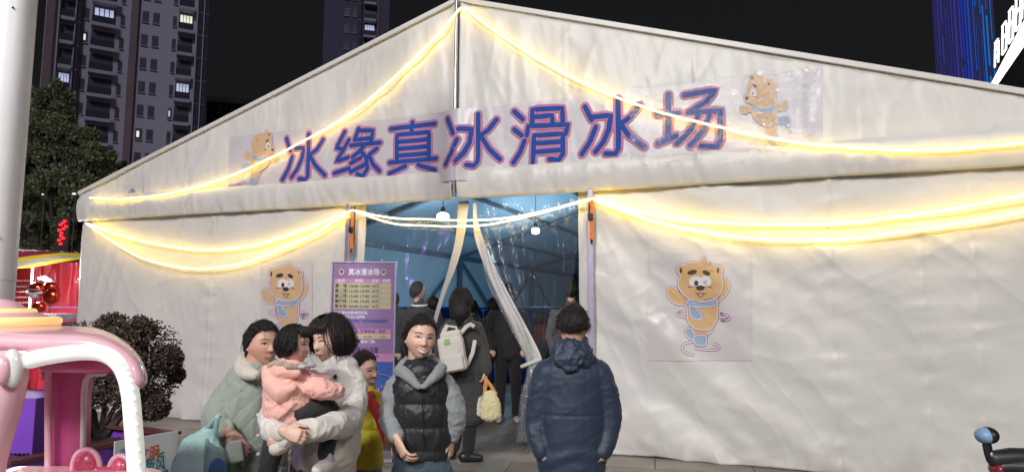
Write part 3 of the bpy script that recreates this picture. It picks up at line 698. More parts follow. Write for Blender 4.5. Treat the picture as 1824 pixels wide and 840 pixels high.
for i, (a, b) in enumerate(rows):
    z = bz(511.8 + 9 * i); put_text(board, 'row_name', a, bx_(609), -.005, z, .040, M_tb, 'CENTER', .0010); put_text(board, 'row_time', b, bx_(641), -.005, z, .036, M_tb, 'CENTER', .0009, 36 * K); put_text(board, 'row_price', '60元', bx_(670.5), -.005, z, .038, M_tb, 'CENTER', .0005)
put_text(board, 'note', '·滑冰门票包含滑冰鞋及护具。', bx_(596), -.005, bz(559), .035, M_tw, 'LEFT', .0008, 62 * K)
put_text(board, 'note', '·滑冰门票可随时入场使用', bx_(596), -.005, bz(566.5), .035, M_tw, 'LEFT', .0008, 56 * K)
put_text(board, 'note_blue', '每人需自备棉手套，可自行准备或现场购买。', bx_(606), -.005, bz(573.5), .035, M_bblue, 'LEFT', .0008, 88 * K)
for x, b in ((632, '师生比'), (658, '教学时长'), (684, '价格')): put_text(board, 'fee_heading', b, bx_(x), -.005, bz(591.8), .037, M_tp, 'CENTER', .0008)
for x, b in ((632, '1对1'), (658, '50分钟'), (684, '120元')): put_text(board, 'fee_value', b, bx_(x), -.005, bz(600.5), .028, M_tb, 'CENTER')
rect('black_patch', 631, 604, 645, 609, M_dark, .004); put_text(board, 'note', '滑冰门票。', bx_(646), -.005, bz(609.5), .035, M_tw, 'LEFT', .0006); put_text(board, 'note', '含', bx_(622), -.005, bz(609.5), .035, M_tw, 'LEFT', .0006)
put_text(board, 'club_name', '冰缘滑冰俱乐部', bx_(651), -.005, bz(626.5), .066, M_tp, 'CENTER', .0016, 54 * K)
put_text(board, 'club_name_latin', 'SKATING CLUB', bx_(679), -.005, bz(634.5), .036, M_tp, 'RIGHT', .0003, 45 * K)
m = MB(); m.bar((bx_(655), -.005, bz(655)), (bx_(700), -.005, bz(668)), .001, .03, (0, 1, 0)); m.bar((bx_(655), -.005, bz(672)), (bx_(704), -.005, bz(650)), .001, .02, (0, 1, 0)); m.build('roof_stripes', M_tw, board)
m = MB()
for k in range(10): m.box((bx_(655 + 5 * k), -.006, bz(684 + (k % 3) * 3)), (.012, .001, .03 + .01 * (k % 2)))
m.build('tiny_skaters', M_bpink, board)

# ------------------------------------------------------------------ inside: rink boards, ice
m = MB(); m.add([(-6.0, 6.3, .006), (6.0, 6.3, .006), (6.0, 25.8, .006), (-6.0, 25.8, .006)], [(0, 1, 2, 3)]); o = m.build('ice_rink', mat('ice', (.55, .65, .72), .2, var=.05, bump=.1, bscale=8), kind='structure'); o.matrix_world = TM
rb = empty('rink_barrier', TM @ Vector((-2, 5.8, 0)), TH, label='long blue padded rink barrier seen through the doorway', cat='barrier')
M_rb = mat('barrier_blue', (.015, .04, .35), .4, var=.1); m = MB()
for k in range(5): 
    m = MB(); m.box((-3.1 + k * 1.9, 0, .72), (1.86, .14, 1.44), bev=.04); m.build('panel', M_rb, rb)
m = MB(); m.box((.7, 0, 1.47), (9.5, .18, .06), bev=.02); m.build('rail', mat('rail_blue', (.03, .10, .55), .35), rb)
m = MB()
for k in range(9): m.box((2.2 + k * .045, -.074, 1.30), (.03, .004, .035))
m.build('small_print', M_tw, rb)
# red scooter-like booth box further right
rd = empty('red_counter', TM @ Vector((1.6, 3.6, 0)), TH, label='dark red counter standing inside to the right behind the curtain', cat='counter')
m = MB(); m.box((0, 0, .55), (1.3, .5, 1.1), bev=.03); m.build('body', mat('counter_red', (.16, .015, .02), .5), rd); m = MB(); m.box((0, 0, 1.12), (1.36, .56, .04), bev=.01); m.build('worktop', M_black, rd)

# ------------------------------------------------------------------ apartment towers
M_wall = mat('facade_render', (.42, .40, .46), .8, var=.06, vscale=.15, coord='Object'); M_wall2 = mat('facade_brown', (.20, .145, .15), .8, var=.1, vscale=.3)
M_slab = mat('facade_light', (.40, .38, .45), .8); M_glass = mat('window_glass', (.085, .085, .115), .3); M_frame2 = mat('window_frame', (.10, .09, .12), .6)
M_lit = mat('lit_window', (.8, .8, .7), .5, emit=(.9, .95, .75), estr=.8); M_lit2 = mat('lit_window_blue', (.8, .8, .9), .5, emit=(.6, .7, 1.0), estr=.55)
M_rail = mat('balcony_glass', (.05, .055, .07), .2)
def tower(name, x0, x1, Y, depth, fl, nfl, cols, label, lit=(), wallm=None, rz=0, vis=(0, 99), group='high-rise towers behind the tent'):
    """cols: (kind, x-left, x-right) in photo px at distance Y. kinds: win / bal / strip / brown / pier"""
    cx = (x0 + x1) / 2; base = Vector(((cx - 912) * Y / FPX, Y, 0)); H = fl * nfl; c_, s_ = math.cos(rz), math.sin(rz)
    def X(px):
        t = (px - 912) / FPX; return (t * base.y - base.x) / (c_ - t * s_)
    t = empty(name, base, rz, label=label, cat='building', group=group)
    xa, xb = X(x0), X(x1); xm = (xa + xb) / 2; w = xb - xa
    m = MB(); m.box((xm, depth / 2, H / 2), (w, depth, H)); m.build('wall', wallm or M_wall, t)
    m = MB(); m.box((xm, depth / 2, H + .5), (w + 1, depth + 1, 1)); m.build('roof', M_slab, t)
    for ci, (kind, a, b) in enumerate(cols):
        xa, xb = X(a), X(b); xm = (xa + xb) / 2; w = xb - xa
        if kind == 'brown': m = MB(); m.box((xm, -.25, H / 2), (w, .5, H)); m.build('wall_band', M_wall2, t); continue
        if kind == 'pier': m = MB(); m.box((xm, -.45, H / 2), (w, .9, H)); m.build('pier', M_slab, t); continue
        if kind == 'strip':
            m = MB(); m.box((xm, -.35, H / 2), (w, .7, H)); m.cur = 1
            for f in range(nfl): m.box((xm, -.36, f * fl), (w + .05, .76, .18)); m.box((xm, -.36, f * fl + 1), (w + .03, .74, .06))
            m.build('glazed_stair', [M_rail, M_frame2], t); continue
        def unit(m, z):
            if kind == 'win':
                m.cur = 0; m.box((xm, -.02, z + fl * .5), (w, .08, fl * .48))
                m.cur = 1; m.box((xm, -.07, z + fl * .5), (w * .05, .06, fl * .48)); m.box((xm, -.07, z + fl * .60), (w, .06, .05))
                m.cur = 2; m.box((xm, -.12, z + fl * .25), (w * 1.15, .2, .08))
            else:
                m.cur = 0; m.box((xm, .0, z + fl * .52), (w * .94, .05, fl * .72)); m.cur = 3; m.box((xm, -1.1, z + fl * .25), (w * .96, .05, fl * .30))
                m.cur = 2; m.box((xm, -.6, z + fl * .04), (w, 1.2, fl * .14)); m.cur = 1
                for q in range(1, 4): m.box((xa + w * q / 4, -.05, z + fl * .52), (.07, .08, fl * .7))
        mats = [M_glass, M_frame2, M_slab, M_rail]; nm = 'window' if kind == 'win' else 'balcony'
        m = MB(); unit(m, 0); me = m.mesh(nm); rest = MB(); first = True
        for f in range(nfl):
            if vis[0] <= f <= vis[1]:
                o = link(nm, me, mats if first else None, t, False); o.location = (0, 0, f * fl); first = False
                if (ci, f) in lit:
                    ml = MB(); lw_ = w * .45
                    if kind == 'bal':
                        for q in range(4): ml.box((xm - w * .3 + q * w * .2, -.08, fl * .66), (w * .16, .06, fl * .36))
                    else: ml.box((xm - w * .1, -.10, fl * .5), (w * .4, .06, fl * .25))
                    ml.build('lit_pane', lit[(ci, f)], o)
            else: unit(rest, f * fl)
        if rest.v: rest.build('more_' + nm + 's', mats, t, kind='stuff')
    return t
tower('apartment_tower', 46, 205, 84, 16, 3.05, 32, [('brown', 48, 64), ('pier', 70, 73), ('bal', 76, 101), ('pier', 102, 104), ('strip', 105, 113), ('win', 118, 127), ('bal', 132, 178), ('win', 186, 194)],
      'tall apartment tower with stacked balconies at far left behind the tree', {(2, 6): M_lit2, (6, 5): M_lit2, (5, 7): M_lit2, (7, 6): M_lit2, (2, 9): M_lit2, (5, 11): M_lit, (6, 12): M_lit2}, rz=R(32), vis=(3, 16))
tower('apartment_tower', 206, 352, 86, 18, 3.05, 32, [('brown', 207, 219), ('win', 226, 238), ('win', 246, 258), ('win', 283, 290), ('bal', 293, 322), ('pier', 326, 329), ('strip', 330, 338), ('pier', 339, 341), ('strip', 342, 350)],
      'tall violet-lit apartment tower with paired windows and one bright balcony', {(4, 12): M_lit, (3, 14): M_lit2, (3, 8): M_lit2, (1, 9): M_frame2, (2, 15): M_lit2, (4, 9): M_lit2, (1, 7): M_lit, (4, 15): M_lit2}, rz=R(26), vis=(3, 16))
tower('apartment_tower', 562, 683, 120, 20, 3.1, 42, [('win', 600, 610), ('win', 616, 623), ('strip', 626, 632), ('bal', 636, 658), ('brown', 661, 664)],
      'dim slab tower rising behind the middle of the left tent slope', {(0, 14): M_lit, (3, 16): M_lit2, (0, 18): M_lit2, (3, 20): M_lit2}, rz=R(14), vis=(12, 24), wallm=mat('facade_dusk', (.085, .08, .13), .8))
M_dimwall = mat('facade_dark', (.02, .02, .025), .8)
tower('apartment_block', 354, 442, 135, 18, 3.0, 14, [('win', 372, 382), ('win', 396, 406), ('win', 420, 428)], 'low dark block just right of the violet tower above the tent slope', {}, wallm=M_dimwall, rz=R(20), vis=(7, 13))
# blue-lit tower at the right
t = empty('led_tower', ((1745 - 912) * 110 / FPX, 110, 0), R(-34), label='tower with a blue and violet streaked light facade at right', cat='building', group='high-rise towers behind the tent')
k = 110 / FPX * 1.21; m = MB(); m.box((0, 8, 55), (78 * k, 16, 110)); m.build('wall', mat('led_wall', (.03, .03, .10), .6, emit=(.03, .03, .14), estr=.3), t)
for j in range(17):
    x = (-36 + j * 4.4 + random.uniform(-1, 1)) * k; c = (.05, .05, .40) if j < 8 else (.01, .06 + .03 * (j - 8), .8); m = MB(); z = 0
    while z < 108:
        L_ = random.uniform(4, 22); m.box((x, -.1, z + L_ / 2), (random.uniform(.08, .25), .15, L_)); z += L_ + random.uniform(.2, 3)
    m.build('led_strip', mat('led_blue', c, .5, emit=c, estr=random.uniform(.12, .42)), t)
# lit shop building at the right edge
SBY = 34; kk = SBY / FPX; t = empty('shopping_building', W(1830, 200, SBY) * 1.0, 0, label='building with white glowing letters and a bright light strip at right edge', cat='building')
t.location.z = 0; OX = t.location
def wp(px, py, Y=SBY): return W(px, py, Y) - OX
m = MB(); m.add([wp(1758, 178), wp(1840, 60, 20), wp(1840, 560, 20), wp(1758, 560), wp(1758, 178) + Vector((16, 10, 0)), wp(1840, 60, 20) + Vector((16, 10, 0)), wp(1840, 560, 20) + Vector((16, 10, 0)), wp(1758, 560) + Vector((16, 10, 0))], [(0, 3, 2, 1), (4, 5, 6, 7), (0, 1, 5, 4), (3, 7, 6, 2), (0, 4, 7, 3), (1, 2, 6, 5)]); m.build('wall', mat('mall_wall', (.10, .11, .13), .5, var=.3, vscale=1.5), t)
M_neon = mat('neon_white', (1, 1, 1), .4, emit=(.9, .95, 1), estr=2)
m = MB(); m.bar(wp(1766, 165, SBY - .6), wp(1862, -8, 20), .30, .30); m.build('light_strip', M_neon, t)
m = MB(); m.bar(wp(1772, 172, SBY - .6), wp(1862, 30, 20), .08, .08); m.build('lower_strip', M_neon, t)
M_sgn = mat('neon_sign', (1, 1, 1), .4, emit=(.95, .97, 1), estr=2)
for (px, y0, y1, w_, Y) in ((1772, 78, 120, 6, 31), (1785, 48, 98, 7, 29), (1797, 22, 78, 7, 27), (1809, 0, 56, 8, 25), (1820, -18, 34, 8, 23)):
    m = MB(); sk = -w_ * 1.5; k_ = Y / FPX
    for t0 in (0, 1): m.bar(wp(px + w_ * t0, y1 + sk * t0, Y), wp(px + 1 + w_ * t0, y0 + sk * t0 + 4 * t0, Y), 1.5 * k_, .08, (0, 1, 0))
    for f in ((0, .45, 1) if int(px) % 2 else (0, .3, .65)): yy = y0 + (y1 - y0) * f; m.bar(wp(px, yy, Y), wp(px + w_, yy + sk, Y), 2.2 * k_, .08, (0, 1, 0))
    m.build('sign_letter', M_sgn, t)
m = MB()
for j in range(6): m.bar(wp(1775 + j * 12, 170 - j * 16, SBY - 2 * j), wp(1778 + j * 12, 260, SBY - 2 * j), .08, .08)
m.build('facade_fin', M_slab, t)

# ------------------------------------------------------------------ trees
def leaf_mesh(n, fn, size, quad=True):
    """n leaf quads placed by fn() -> (point, outward)"""
    vs = np.zeros((n * 4, 3)); 
    for i in range(n):
        p, out = fn(); a = rng.normal(size=3); a /= np.linalg.norm(a); b = rng.normal(size=3) + np.array(out) * .8; b -= a * a.dot(b); b /= np.linalg.norm(b) + 1e-9
        s = size * rng.uniform(.6, 1.3); p = np.array(p)
        vs[i * 4:i * 4 + 4] = [p - a * s * .0, p + a * s * .5 + b * s * .28, p + a * s, p + a * s * .5 - b * s * .28]
    me = bpy.data.meshes.new('leaves'); me.from_pydata([tuple(v) for v in vs], [], [tuple(range(i * 4, i * 4 + 4)) for i in range(n)]); return me
def leaf_mat(name, c1, c2, scale):
    m = mat(name, c1, .55); N = m.node_tree.nodes; L = m.node_tree.links; b = N['Principled BSDF']
    g_ = N.new('ShaderNodeNewGeometry'); r = N.new('ShaderNodeValToRGB'); r.color_ramp.elements[0].color = lin(c1); r.color_ramp.elements[1].color = lin(c2)
    L.new(g_.outputs['Random Per Island'], r.inputs[0]); L.new(r.outputs[0], b.inputs['Base Color']); return m
M_leafg = leaf_mat('leaf_green', (.075, .095, .045), (.125, .15, .07), 1); M_bark = mat('bark', (.06, .045, .035), .9, bump=.8, bscale=30)
M_leafp = leaf_mat('leaf_purple_brown', (.040, .026, .022), (.13, .092, .072), 1)
def tree(loc, clumps, n, size, label, trunk_r=.22, mt=None):
    t = empty('broadleaf_tree', loc, 0, label=label, cat='tree', group='trees left of the tent'); L0 = Vector(loc); C_ = [(Vector(c) - L0, r) for c, r in clumps]
    wts = np.array([r ** 2.2 for c, r in C_]); wts /= wts.sum()
    sub = []
    for c, r in C_:
        for q in range(int(10 + 14 * r)):
            d = rng.normal(size=3); d /= np.linalg.norm(d); sub.append((c + Vector(d * (r * rng.uniform(.65, 1.0))), r * rng.uniform(.16, .32)))
    def f():
        c, r = sub[rng.integers(len(sub))]; d = rng.normal(size=3); d /= np.linalg.norm(d); return tuple(c + Vector(d * r * rng.uniform(.4, 1) ** .5)), d
    link('crown', leaf_mesh(n, f, size), mt or M_leafg, t, False)
    m = MB(); top = sum((c for c, r in C_), Vector()) / len(C_); m.tube([(0, 0, 0), (0.05, 0, top.z * .3), (top.x * .5, 0, top.z * .6), tuple(top)], [trunk_r, trunk_r * .8, trunk_r * .6, trunk_r * .3], 12)
    for c, r in C_: m.tube([(0, 0, top.z * .35), tuple((c + Vector((0, 0, top.z * .45))) * .5), tuple(c)], [trunk_r * .5, trunk_r * .3, trunk_r * .12], 8)
    m.build('trunk', M_bark, t, smooth=True)
def clump(px, py, Y, rpx): return (tuple(W(px, py, Y)), rpx * Y / FPX)
TY1 = 17
tree((W(95, 548, TY1).x, TY1, 0), [clump(70, 220, TY1, 50), clump(115, 240, TY1, 45), clump(60, 300, TY1, 50), clump(140, 290, TY1 + .4, 50), clump(90, 350, TY1 - .8, 60), clump(155, 350, TY1, 45), clump(180, 315, TY1 + .5, 28), clump(40, 400, TY1, 50), clump(120, 420, TY1, 50), clump(20, 260, TY1, 60), clump(100, 190, TY1, 42), clump(160, 265, TY1, 40), clump(195, 345, TY1, 34), clump(190, 380, TY1, 34), clump(60, 180, TY1, 30)], 64000, .095,
     'big round-headed green tree between the white pole and the tent')
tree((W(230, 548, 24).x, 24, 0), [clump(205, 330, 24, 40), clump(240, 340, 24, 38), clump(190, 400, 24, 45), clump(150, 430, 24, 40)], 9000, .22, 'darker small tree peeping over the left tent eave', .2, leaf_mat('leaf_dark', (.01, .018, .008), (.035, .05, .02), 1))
# red vertical light sign among the trees
t = empty('red_light_sign', W(108, 434, 15), 0, label='small red vertical light sign shining below the tree crown', cat='light sign'); m = MB()
for j, (a, b) in enumerate(((0, 0), (-.04, .08), (.05, .12), (0, .17), (0, .24), (-.05, .3), (.04, .33), (.09, .38), (-.03, .42), (.02, .46), (.06, .5))): m.box((a, 0, b), (.055, .04, .05))
m.build('lit_marks', mat('red_glow', (1, .05, .05), .5, emit=(1, .02, .03), estr=1.5), t); m = MB(); m.box((0, .05, .2), (.3, .04, .8)); m.tube([(0, .08, -W(108, 434, 15).z), (0, .08, .1)], .04); m.build('sign_case', M_dark, t)
for i, (px, py, Y) in enumerate(((132, 345, 15), (76, 346, 15))):
    t = empty('street_lamp', (W(px, py, Y).x, Y, 0), 0, label=('bright street lamp glinting in the tree near the eave corner', 'tiny dim street lamp glinting deep in the tree')[i], cat='street lamp', group='street lamps in the tree'); z = W(px, py, Y).z
    m = MB(); m.ell((0, 0, z), (.045 - .02 * i, .03, .024 - .010 * i)); m.build('lamp_head', M_lit, t, smooth=True); m = MB(); m.tube([(0, .06, 0), (0, .06, z)], .015); m.build('post', M_dark, t)
# ------------------------------------------------------------------ smooth union of closed pieces
def fuse(mb, voxel=.008, smooth=2, name='mesh', disp=None, sf=.5):
    me = bpy.data.meshes.new('tmp'); me.from_pydata(mb.v, [], mb.f); me.update()
    bm = bmesh.new(); bm.from_mesh(me); bmesh.ops.recalc_face_normals(bm, faces=bm.faces[:]); bm.to_mesh(me); bm.free()
    o = bpy.data.objects.new('tmp', me); COL.objects.link(o)
    r = o.modifiers.new('r', 'REMESH'); r.mode = 'VOXEL'; r.voxel_size = voxel; r.adaptivity = 0
    if smooth: sm = o.modifiers.new('s', 'SMOOTH'); sm.factor = sf; sm.iterations = smooth
    dg = bpy.context.evaluated_depsgraph_get(); dg.update()
    out = bpy.data.meshes.new_from_object(o.evaluated_get(dg)); out.name = name
    bpy.data.objects.remove(o); bpy.data.meshes.remove(me)
    if disp is not None: displace(out, disp)
    return out
def co_no(me):
    n = len(me.vertices); c = np.empty(n * 3); me.vertices.foreach_get('co', c); nn = np.empty(n * 3); me.vertex_normals.foreach_get('vector', nn)
    return c.reshape(-1, 3), nn.reshape(-1, 3)
def displace(me, fn):
    c, n = co_no(me); d = fn(c, n); c = c + n * d[:, None]; me.vertices.foreach_set('co', c.ravel()); me.update()
def vnoise(c, scale, seed=0, oct_=2):
    """cheap smooth pseudo-noise (sum of rotated sines), vectorised"""
    r = np.random.default_rng(seed); out = np.zeros(len(c)); a = 1.0; tot = 0
    for o in range(oct_):
        for k in range(5):
            w = r.normal(size=3); w = w / np.linalg.norm(w) * scale * (1.9 ** o) * r.uniform(.7, 1.3)
            out += a * np.sin(c @ w + r.uniform(0, 6.28)) ; tot += a
        a *= .5
    return out / tot * 2.0

def pn(c, seed=0):
    i = np.floor(c).astype(np.int64); f = c - i; u = f * f * f * (f * (f * 6 - 15) + 10); out = np.zeros(len(c))
    for dx in (0, 1):
        for dy in (0, 1):
            for dz in (0, 1):
                h = ((i[:, 0] + dx) * 73856093) ^ ((i[:, 1] + dy) * 19349663) ^ ((i[:, 2] + dz) * 83492791) ^ (seed * 2654435)
                h = (h ^ (h >> 13)) * 1274126177 & 0x7fffffff; h2 = (h ^ (h >> 11)) * 668265263 & 0x7fffffff
                t = h / 0x7fffffff * 6.2832; z = h2 / 0x7fffffff * 2 - 1; r = np.sqrt(1 - z * z)
                d = r * np.cos(t) * (f[:, 0] - dx) + r * np.sin(t) * (f[:, 1] - dy) + z * (f[:, 2] - dz)
                out += d * (u[:, 0] if dx else 1 - u[:, 0]) * (u[:, 1] if dy else 1 - u[:, 1]) * (u[:, 2] if dz else 1 - u[:, 2])
    return out * 1.6
def folds(amp, sc=9, ang=0, seed=1, stretch=.4, sharp=8, vert=0):
    """sharp cloth folds running along a direction in the x-z plane (ang degrees from horizontal)"""
    a = R(ang); A = np.array(((math.cos(a), 0, math.sin(a)), (0, 1, 0), (-math.sin(a), 0, math.cos(a)))).T
    def f(co, no):
        q = (co @ A) * np.array([sc * stretch, sc, sc]); w = pn(q * .6, seed + 5); q = q + .55 * w[:, None]
        n = pn(q, seed) + .35 * pn(q * 2.1, seed + 1); n2 = pn(q * 1.7 + 9, seed + 2)
        return amp * (1.1 * np.exp(-np.abs(n) * sharp) + .55 * np.exp(-np.abs(n2) * sharp * 1.2) + .9 * n - .4)
    return f
def mixd(*fs): return lambda c, n: sum(f(c, n) for f in fs)

# ------------------------------------------------------------------ white street pole
p = W(-9, 420, 3.4); t = empty('street_pole', (p.x, 3.4, gz(3.4)), 0, label='thick white painted steel pole at the far left edge', cat='pole')
M_pole = mat('pole_white', (.78, .79, .80), .35, var=.05, vscale=3, bump=.15, bscale=8)
m = MB(); m.tube([(0, 0, -.02), (0, 0, 6.0)], .100, 40); m.build('shaft', M_pole, t, smooth=True)
m = MB(); m.tube([(0, 0, 0), (0, 0, .03)], .2, 24); m.build('base_plate', M_pole, t)
m = MB(); m.tube([(0, 0, 1.74), (0, 0, 1.745)], .1006, 40); m.build('weld_ring', mat('pole_grey', (.62, .62, .63), .5), t, smooth=True)
m = MB(); m.ell((.075, -.075, 1.95), .006); m.ell((.060, -.085, 3.1), .005); m.build('rust_spot', M_brown, t)

# ------------------------------------------------------------------ pink ride car
C8 = lambda x, y, Y: W(x / 2.8, 540 + y / 2.8, Y)
RY = 2.2; rg = gz(2.2); org = Vector((C8(200, 500, 2.6).x, 2.6, rg)); ride = empty('ride_car', org, 0, label='glossy pink ride car with a glowing white window frame at bottom left', cat='ride car')
M_pink = mat('fibreglass_pink', (.80, .47, .53), .25, coat=.35, var=.03); M_mag = mat('fibreglass_magenta', (.55, .10, .27), .22, coat=.4)
M_glowy = mat('frame_glow', (.8, .8, .78), .3, emit=(.95, .95, .88), estr=.36); M_yglow = mat('dome_glow', (.8, .6, .3), .3, emit=(1, .62, .20), estr=.62)
def rl(me): me.transform(Matrix.Translation(-org)); return me
cp = [(150, 282), (230, 264), (330, 248), (430, 240), (520, 250), (585, 288), (625, 350), (650, 450), (664, 600), (676, 760), (682, 900), (685, 1300)]
P = [tuple(C8(a, b, RY)) for a, b in cp]; m = MB(); m.tube([Vector(q) for q in catmull(P, 8)], .0265, 18)
link('window_frame', rl(m.mesh()), M_glowy, ride)
P2 = catmull([tuple(C8(a + (14 if i > 4 else 0), b - (0 if i > 4 else 4), RY - .024)) for i, (a, b) in enumerate(cp[:-1])], 10)
leds = [mat('led_' + n, c, .4, emit=c, estr=1.0) for n, c in (('cyan', (.45, .95, .92)), ('warm', (1, .85, .6)), ('mint', (.7, 1, .85)), ('white', (1, 1, 1)))]
lm = {}
for i, q in enumerate(P2[4::4]):
    k = i % 4
    if k not in lm: m = MB(); m.ell((0, 0, 0), (.0052, .003, .0052), seg=10, rings=6); lm[k] = m.mesh('led'); setmats(lm[k], leds[k])
    o = link('led', lm[k], None, ride); o.location = Vector(q) - org
# roof shell
m = MB()
def rbox(m, x0, x1, y0, y1, z0, z1, r):
    c = ((x0 + x1) / 2, (y0 + y1) / 2, (z0 + z1) / 2); m.box(c, (x1 - x0, y1 - y0, z1 - z0), bev=r)
zr = C8(400, 243, RY).z
xr = C8(640, 300, RY).x; xl = C8(-520, 300, RY).x
prof = catmull([(xl, zr - .02), (xl + .1, zr + .02), (C8(150, 210, RY).x, zr + .015), (C8(430, 200, RY).x, zr + .012), (C8(560, 240, RY).x, zr - .012), (C8(640, 330, RY).x, zr - .055), (C8(672, 420, RY).x, zr - .10)], 6)
for a in np.linspace(0, 1, 30):
    yy = RY + .012 + .62 * a
    m.tube([Vector((q[0] - .64 * .62 * a, yy, q[1] + .010)) for q in prof], .026 + .022 * math.sin(math.pi * a) ** .5, 10)
cx_, cyy = C8(-20, 150, 2.5).x, 2.52
m.ell((cx_, cyy, zr + .035), (.245, .22, .06), seg=40); m.ell((cx_, cyy, zr + .075), (.175, .17, .06), seg=40); m.ell((cx_, cyy, zr + .115), (.075, .08, .055), seg=30)
link('roof', rl(fuse(m, .011, 4)), M_pink, ride)
for rr_, zz, tr in ((.172, .088, .017), (.095, .122, .013)):
    m = MB(); m.tube([Vector((cx_ + rr_ * math.cos(t), cyy + rr_ * math.sin(t), zr + zz)) for t in [2 * math.pi * k / 40 for k in range(41)]], tr, 10, side=(0, 0, 1)); link('roof_glow_ring', rl(m.mesh()), M_yglow, ride)
# front pillar with white and pink lamp
m = MB(); q = [(95, 265, .030), (60, 340, .05), (20, 480, .055), (-30, 650, .055), (-70, 800, .055), (-110, 1000, .06), (-120, 1300, .06)]
m.tube([C8(a, b, RY + .02) for a, b, _ in q], [r for _, _, r in q], 16)
m.tube([C8(150, 260, RY + .03), C8(60, 260, RY + .03), C8(-200, 270, RY + .05)], .036, 12)
link('front_pillar', rl(fuse(m, .009, 4)), M_pink, ride)
m = MB(); m.ell(C8(62, 322, RY - .03), (.031, .022, .060), M=Matrix.Rotation(R(-6), 4, 'Y')); link('headlamp', rl(m.mesh()), mat('lamp_shell', (.75, .75, .72), .15, coat=.5), ride)
m = MB(); m.ell(C8(8, 335, RY - .05), (.028, .02, .045)); link('headlamp_lens', rl(m.mesh()), M_pink, ride)
# seat-back panel with a round-topped opening
m = MB(); le = [(232, 350), (232, 385), (232, 440), (232, 725), (232, 775), (232, 980)]; re_ = [(455, 350), (428, 385), (417, 440), (412, 725), (372, 775), (372, 980)]
for yo, fl_ in ((0, 0), (.05, 1)):
    o_ = Vector((0, yo, 0))
    for i in range(5): q = [C8(*le[i], 2.62) + o_, C8(*le[i + 1], 2.62) + o_, C8(*re_[i + 1], 2.62) + o_, C8(*re_[i], 2.62) + o_]; m.add(q[::-1] if fl_ else q, [(0, 1, 2, 3)])
    q = [C8(232, 285, 2.62) + o_, C8(232, 350, 2.62) + o_, C8(455, 350, 2.62) + o_, C8(640, 350, 2.62) + o_, C8(640, 285, 2.62) + o_]; m.add(q[::-1] if fl_ else q, [(0, 1, 2, 3, 4)])
for i in range(5): a_, b_ = C8(*re_[i], 2.62), C8(*re_[i + 1], 2.62); m.add([a_, b_, b_ + Vector((0, .05, 0)), a_ + Vector((0, .05, 0))], [(0, 1, 2, 3)])
me = m.mesh('rear_panel'); link('rear_panel', rl(me), M_mag, ride, False)
m = MB(); m.tube([C8(a, b, 2.6) for a, b in catmull([(520, 349), (458, 352), (430, 380), (419, 440), (416, 600), (414, 725)], 5)], .010, 10); link('opening_trim', rl(m.mesh()), mat('trim_white', (.72, .70, .74), .3), ride)
m = MB(); m.tube([C8(240, 300, 2.58), C8(240, 980, 2.58)], .012, 10); link('panel_edge', rl(m.mesh()), M_pink, ride)
m = MB(); m.tube([C8(a, b, 2.45) for a, b in ((236, 300), (420, 300), (600, 300))], [.03, .035, .03], 10); link('roof_lining', rl(m.mesh()), M_mag, ride)
# heart-shaped seat backs
M_glit = mat('glitter_pink', (.62, .10, .16), .3, var=.35, vscale=120, coat=.3)
m = MB()
for (cx2, cy2, rx, ry) in ((430, 815, 62, 80), (600, 840, 50, 75)):
    m.ell(C8(cx2, cy2, 2.5), (rx / 2.8 * 2.5 / FPX, .03, ry / 2.8 * 2.5 / FPX), seg=24)
m.ell(C8(520, 880, 2.5), (.07, .03, .05)); link('seat_pad', rl(fuse(m, .007, 2)), M_glit, ride)
for (cx2, cy2, rx, ry) in ((430, 815, 68, 88), (600, 840, 56, 82)):
    m = MB(); m.tube([C8(cx2 - rx * math.cos(t), cy2 - ry * math.sin(t), 2.5) for t in np.linspace(-.3, math.pi + .3, 22)], .0095, 10, side=(0, 1, 0)); link('seat_rim', rl(m.mesh()), M_pink, ride)
m = MB(); rbox(m, C8(-150, 900, RY).x - .2, C8(560, 900, RY).x, RY - .0, RY + .45, rg + .16, C8(0, 935, RY).z, .1); link('body', rl(fuse(m, .02, 6)), M_pink, ride)
m = MB(); m.box((C8(520, 900, 2.55).x, 2.62, (rg + C8(0, 900, 2.5).z) / 2 + .1), (.26, .2, .5), bev=.05); link('seat_base', rl(m.mesh()), M_pink, ride)
for x in (C8(60, 900, RY).x, C8(480, 900, RY).x):
    for y in (RY + .06, RY + .42):
        m = MB(); m.tube([(x, y - .03, rg + .12), (x, y + .03, rg + .12)], .10, 20); link('wheel', rl(m.mesh()), M_black, ride)

# ------------------------------------------------------------------ planter, bush, sign
A = W(200, 788, 4.3); B = W(313, 768, 4.3 * 240 / 220); d = (B - A); d.z = 0; u_ = d.normalized(); ang = math.atan2(u_.y, u_.x); zt = A.z
pg = gz(4.5); C0 = Vector((A.x, A.y, 0)) - u_ * .55
pl = empty('planter_box', (C0.x, C0.y, pg), ang, label='square purple and dark red planter box holding the bush', cat='planter'); PWd = 1.0; hpl = zt - pg - .02
M_purp = mat('panel_purple', (.17, .05, .42), .5, var=.05); M_dred = mat('planter_red', (.12, .035, .035), .5, var=.1)
m = MB()
m.box((PWd / 2, .02, hpl / 2), (PWd, .04, hpl), bev=.004); m.box((PWd / 2, .93, hpl / 2), (PWd, .04, hpl), bev=.004); m.build('side_panel', M_purp, pl)
for x in (.02, PWd - .02): m = MB(); m.box((x, .475, hpl / 2), (.04, .86, hpl)); m.build('end_panel', M_purp, pl)
m = MB()
for c, s_ in (((PWd / 2, .03, hpl + .01), (PWd + .04, .09, .02)), ((PWd / 2, .92, hpl + .01), (PWd + .04, .09, .02))): m.box(c, s_)
for x in (.03, PWd - .03): m.box((x, .475, hpl + .01), (.09, .79, .02))
m.build('rim', M_dred, pl)
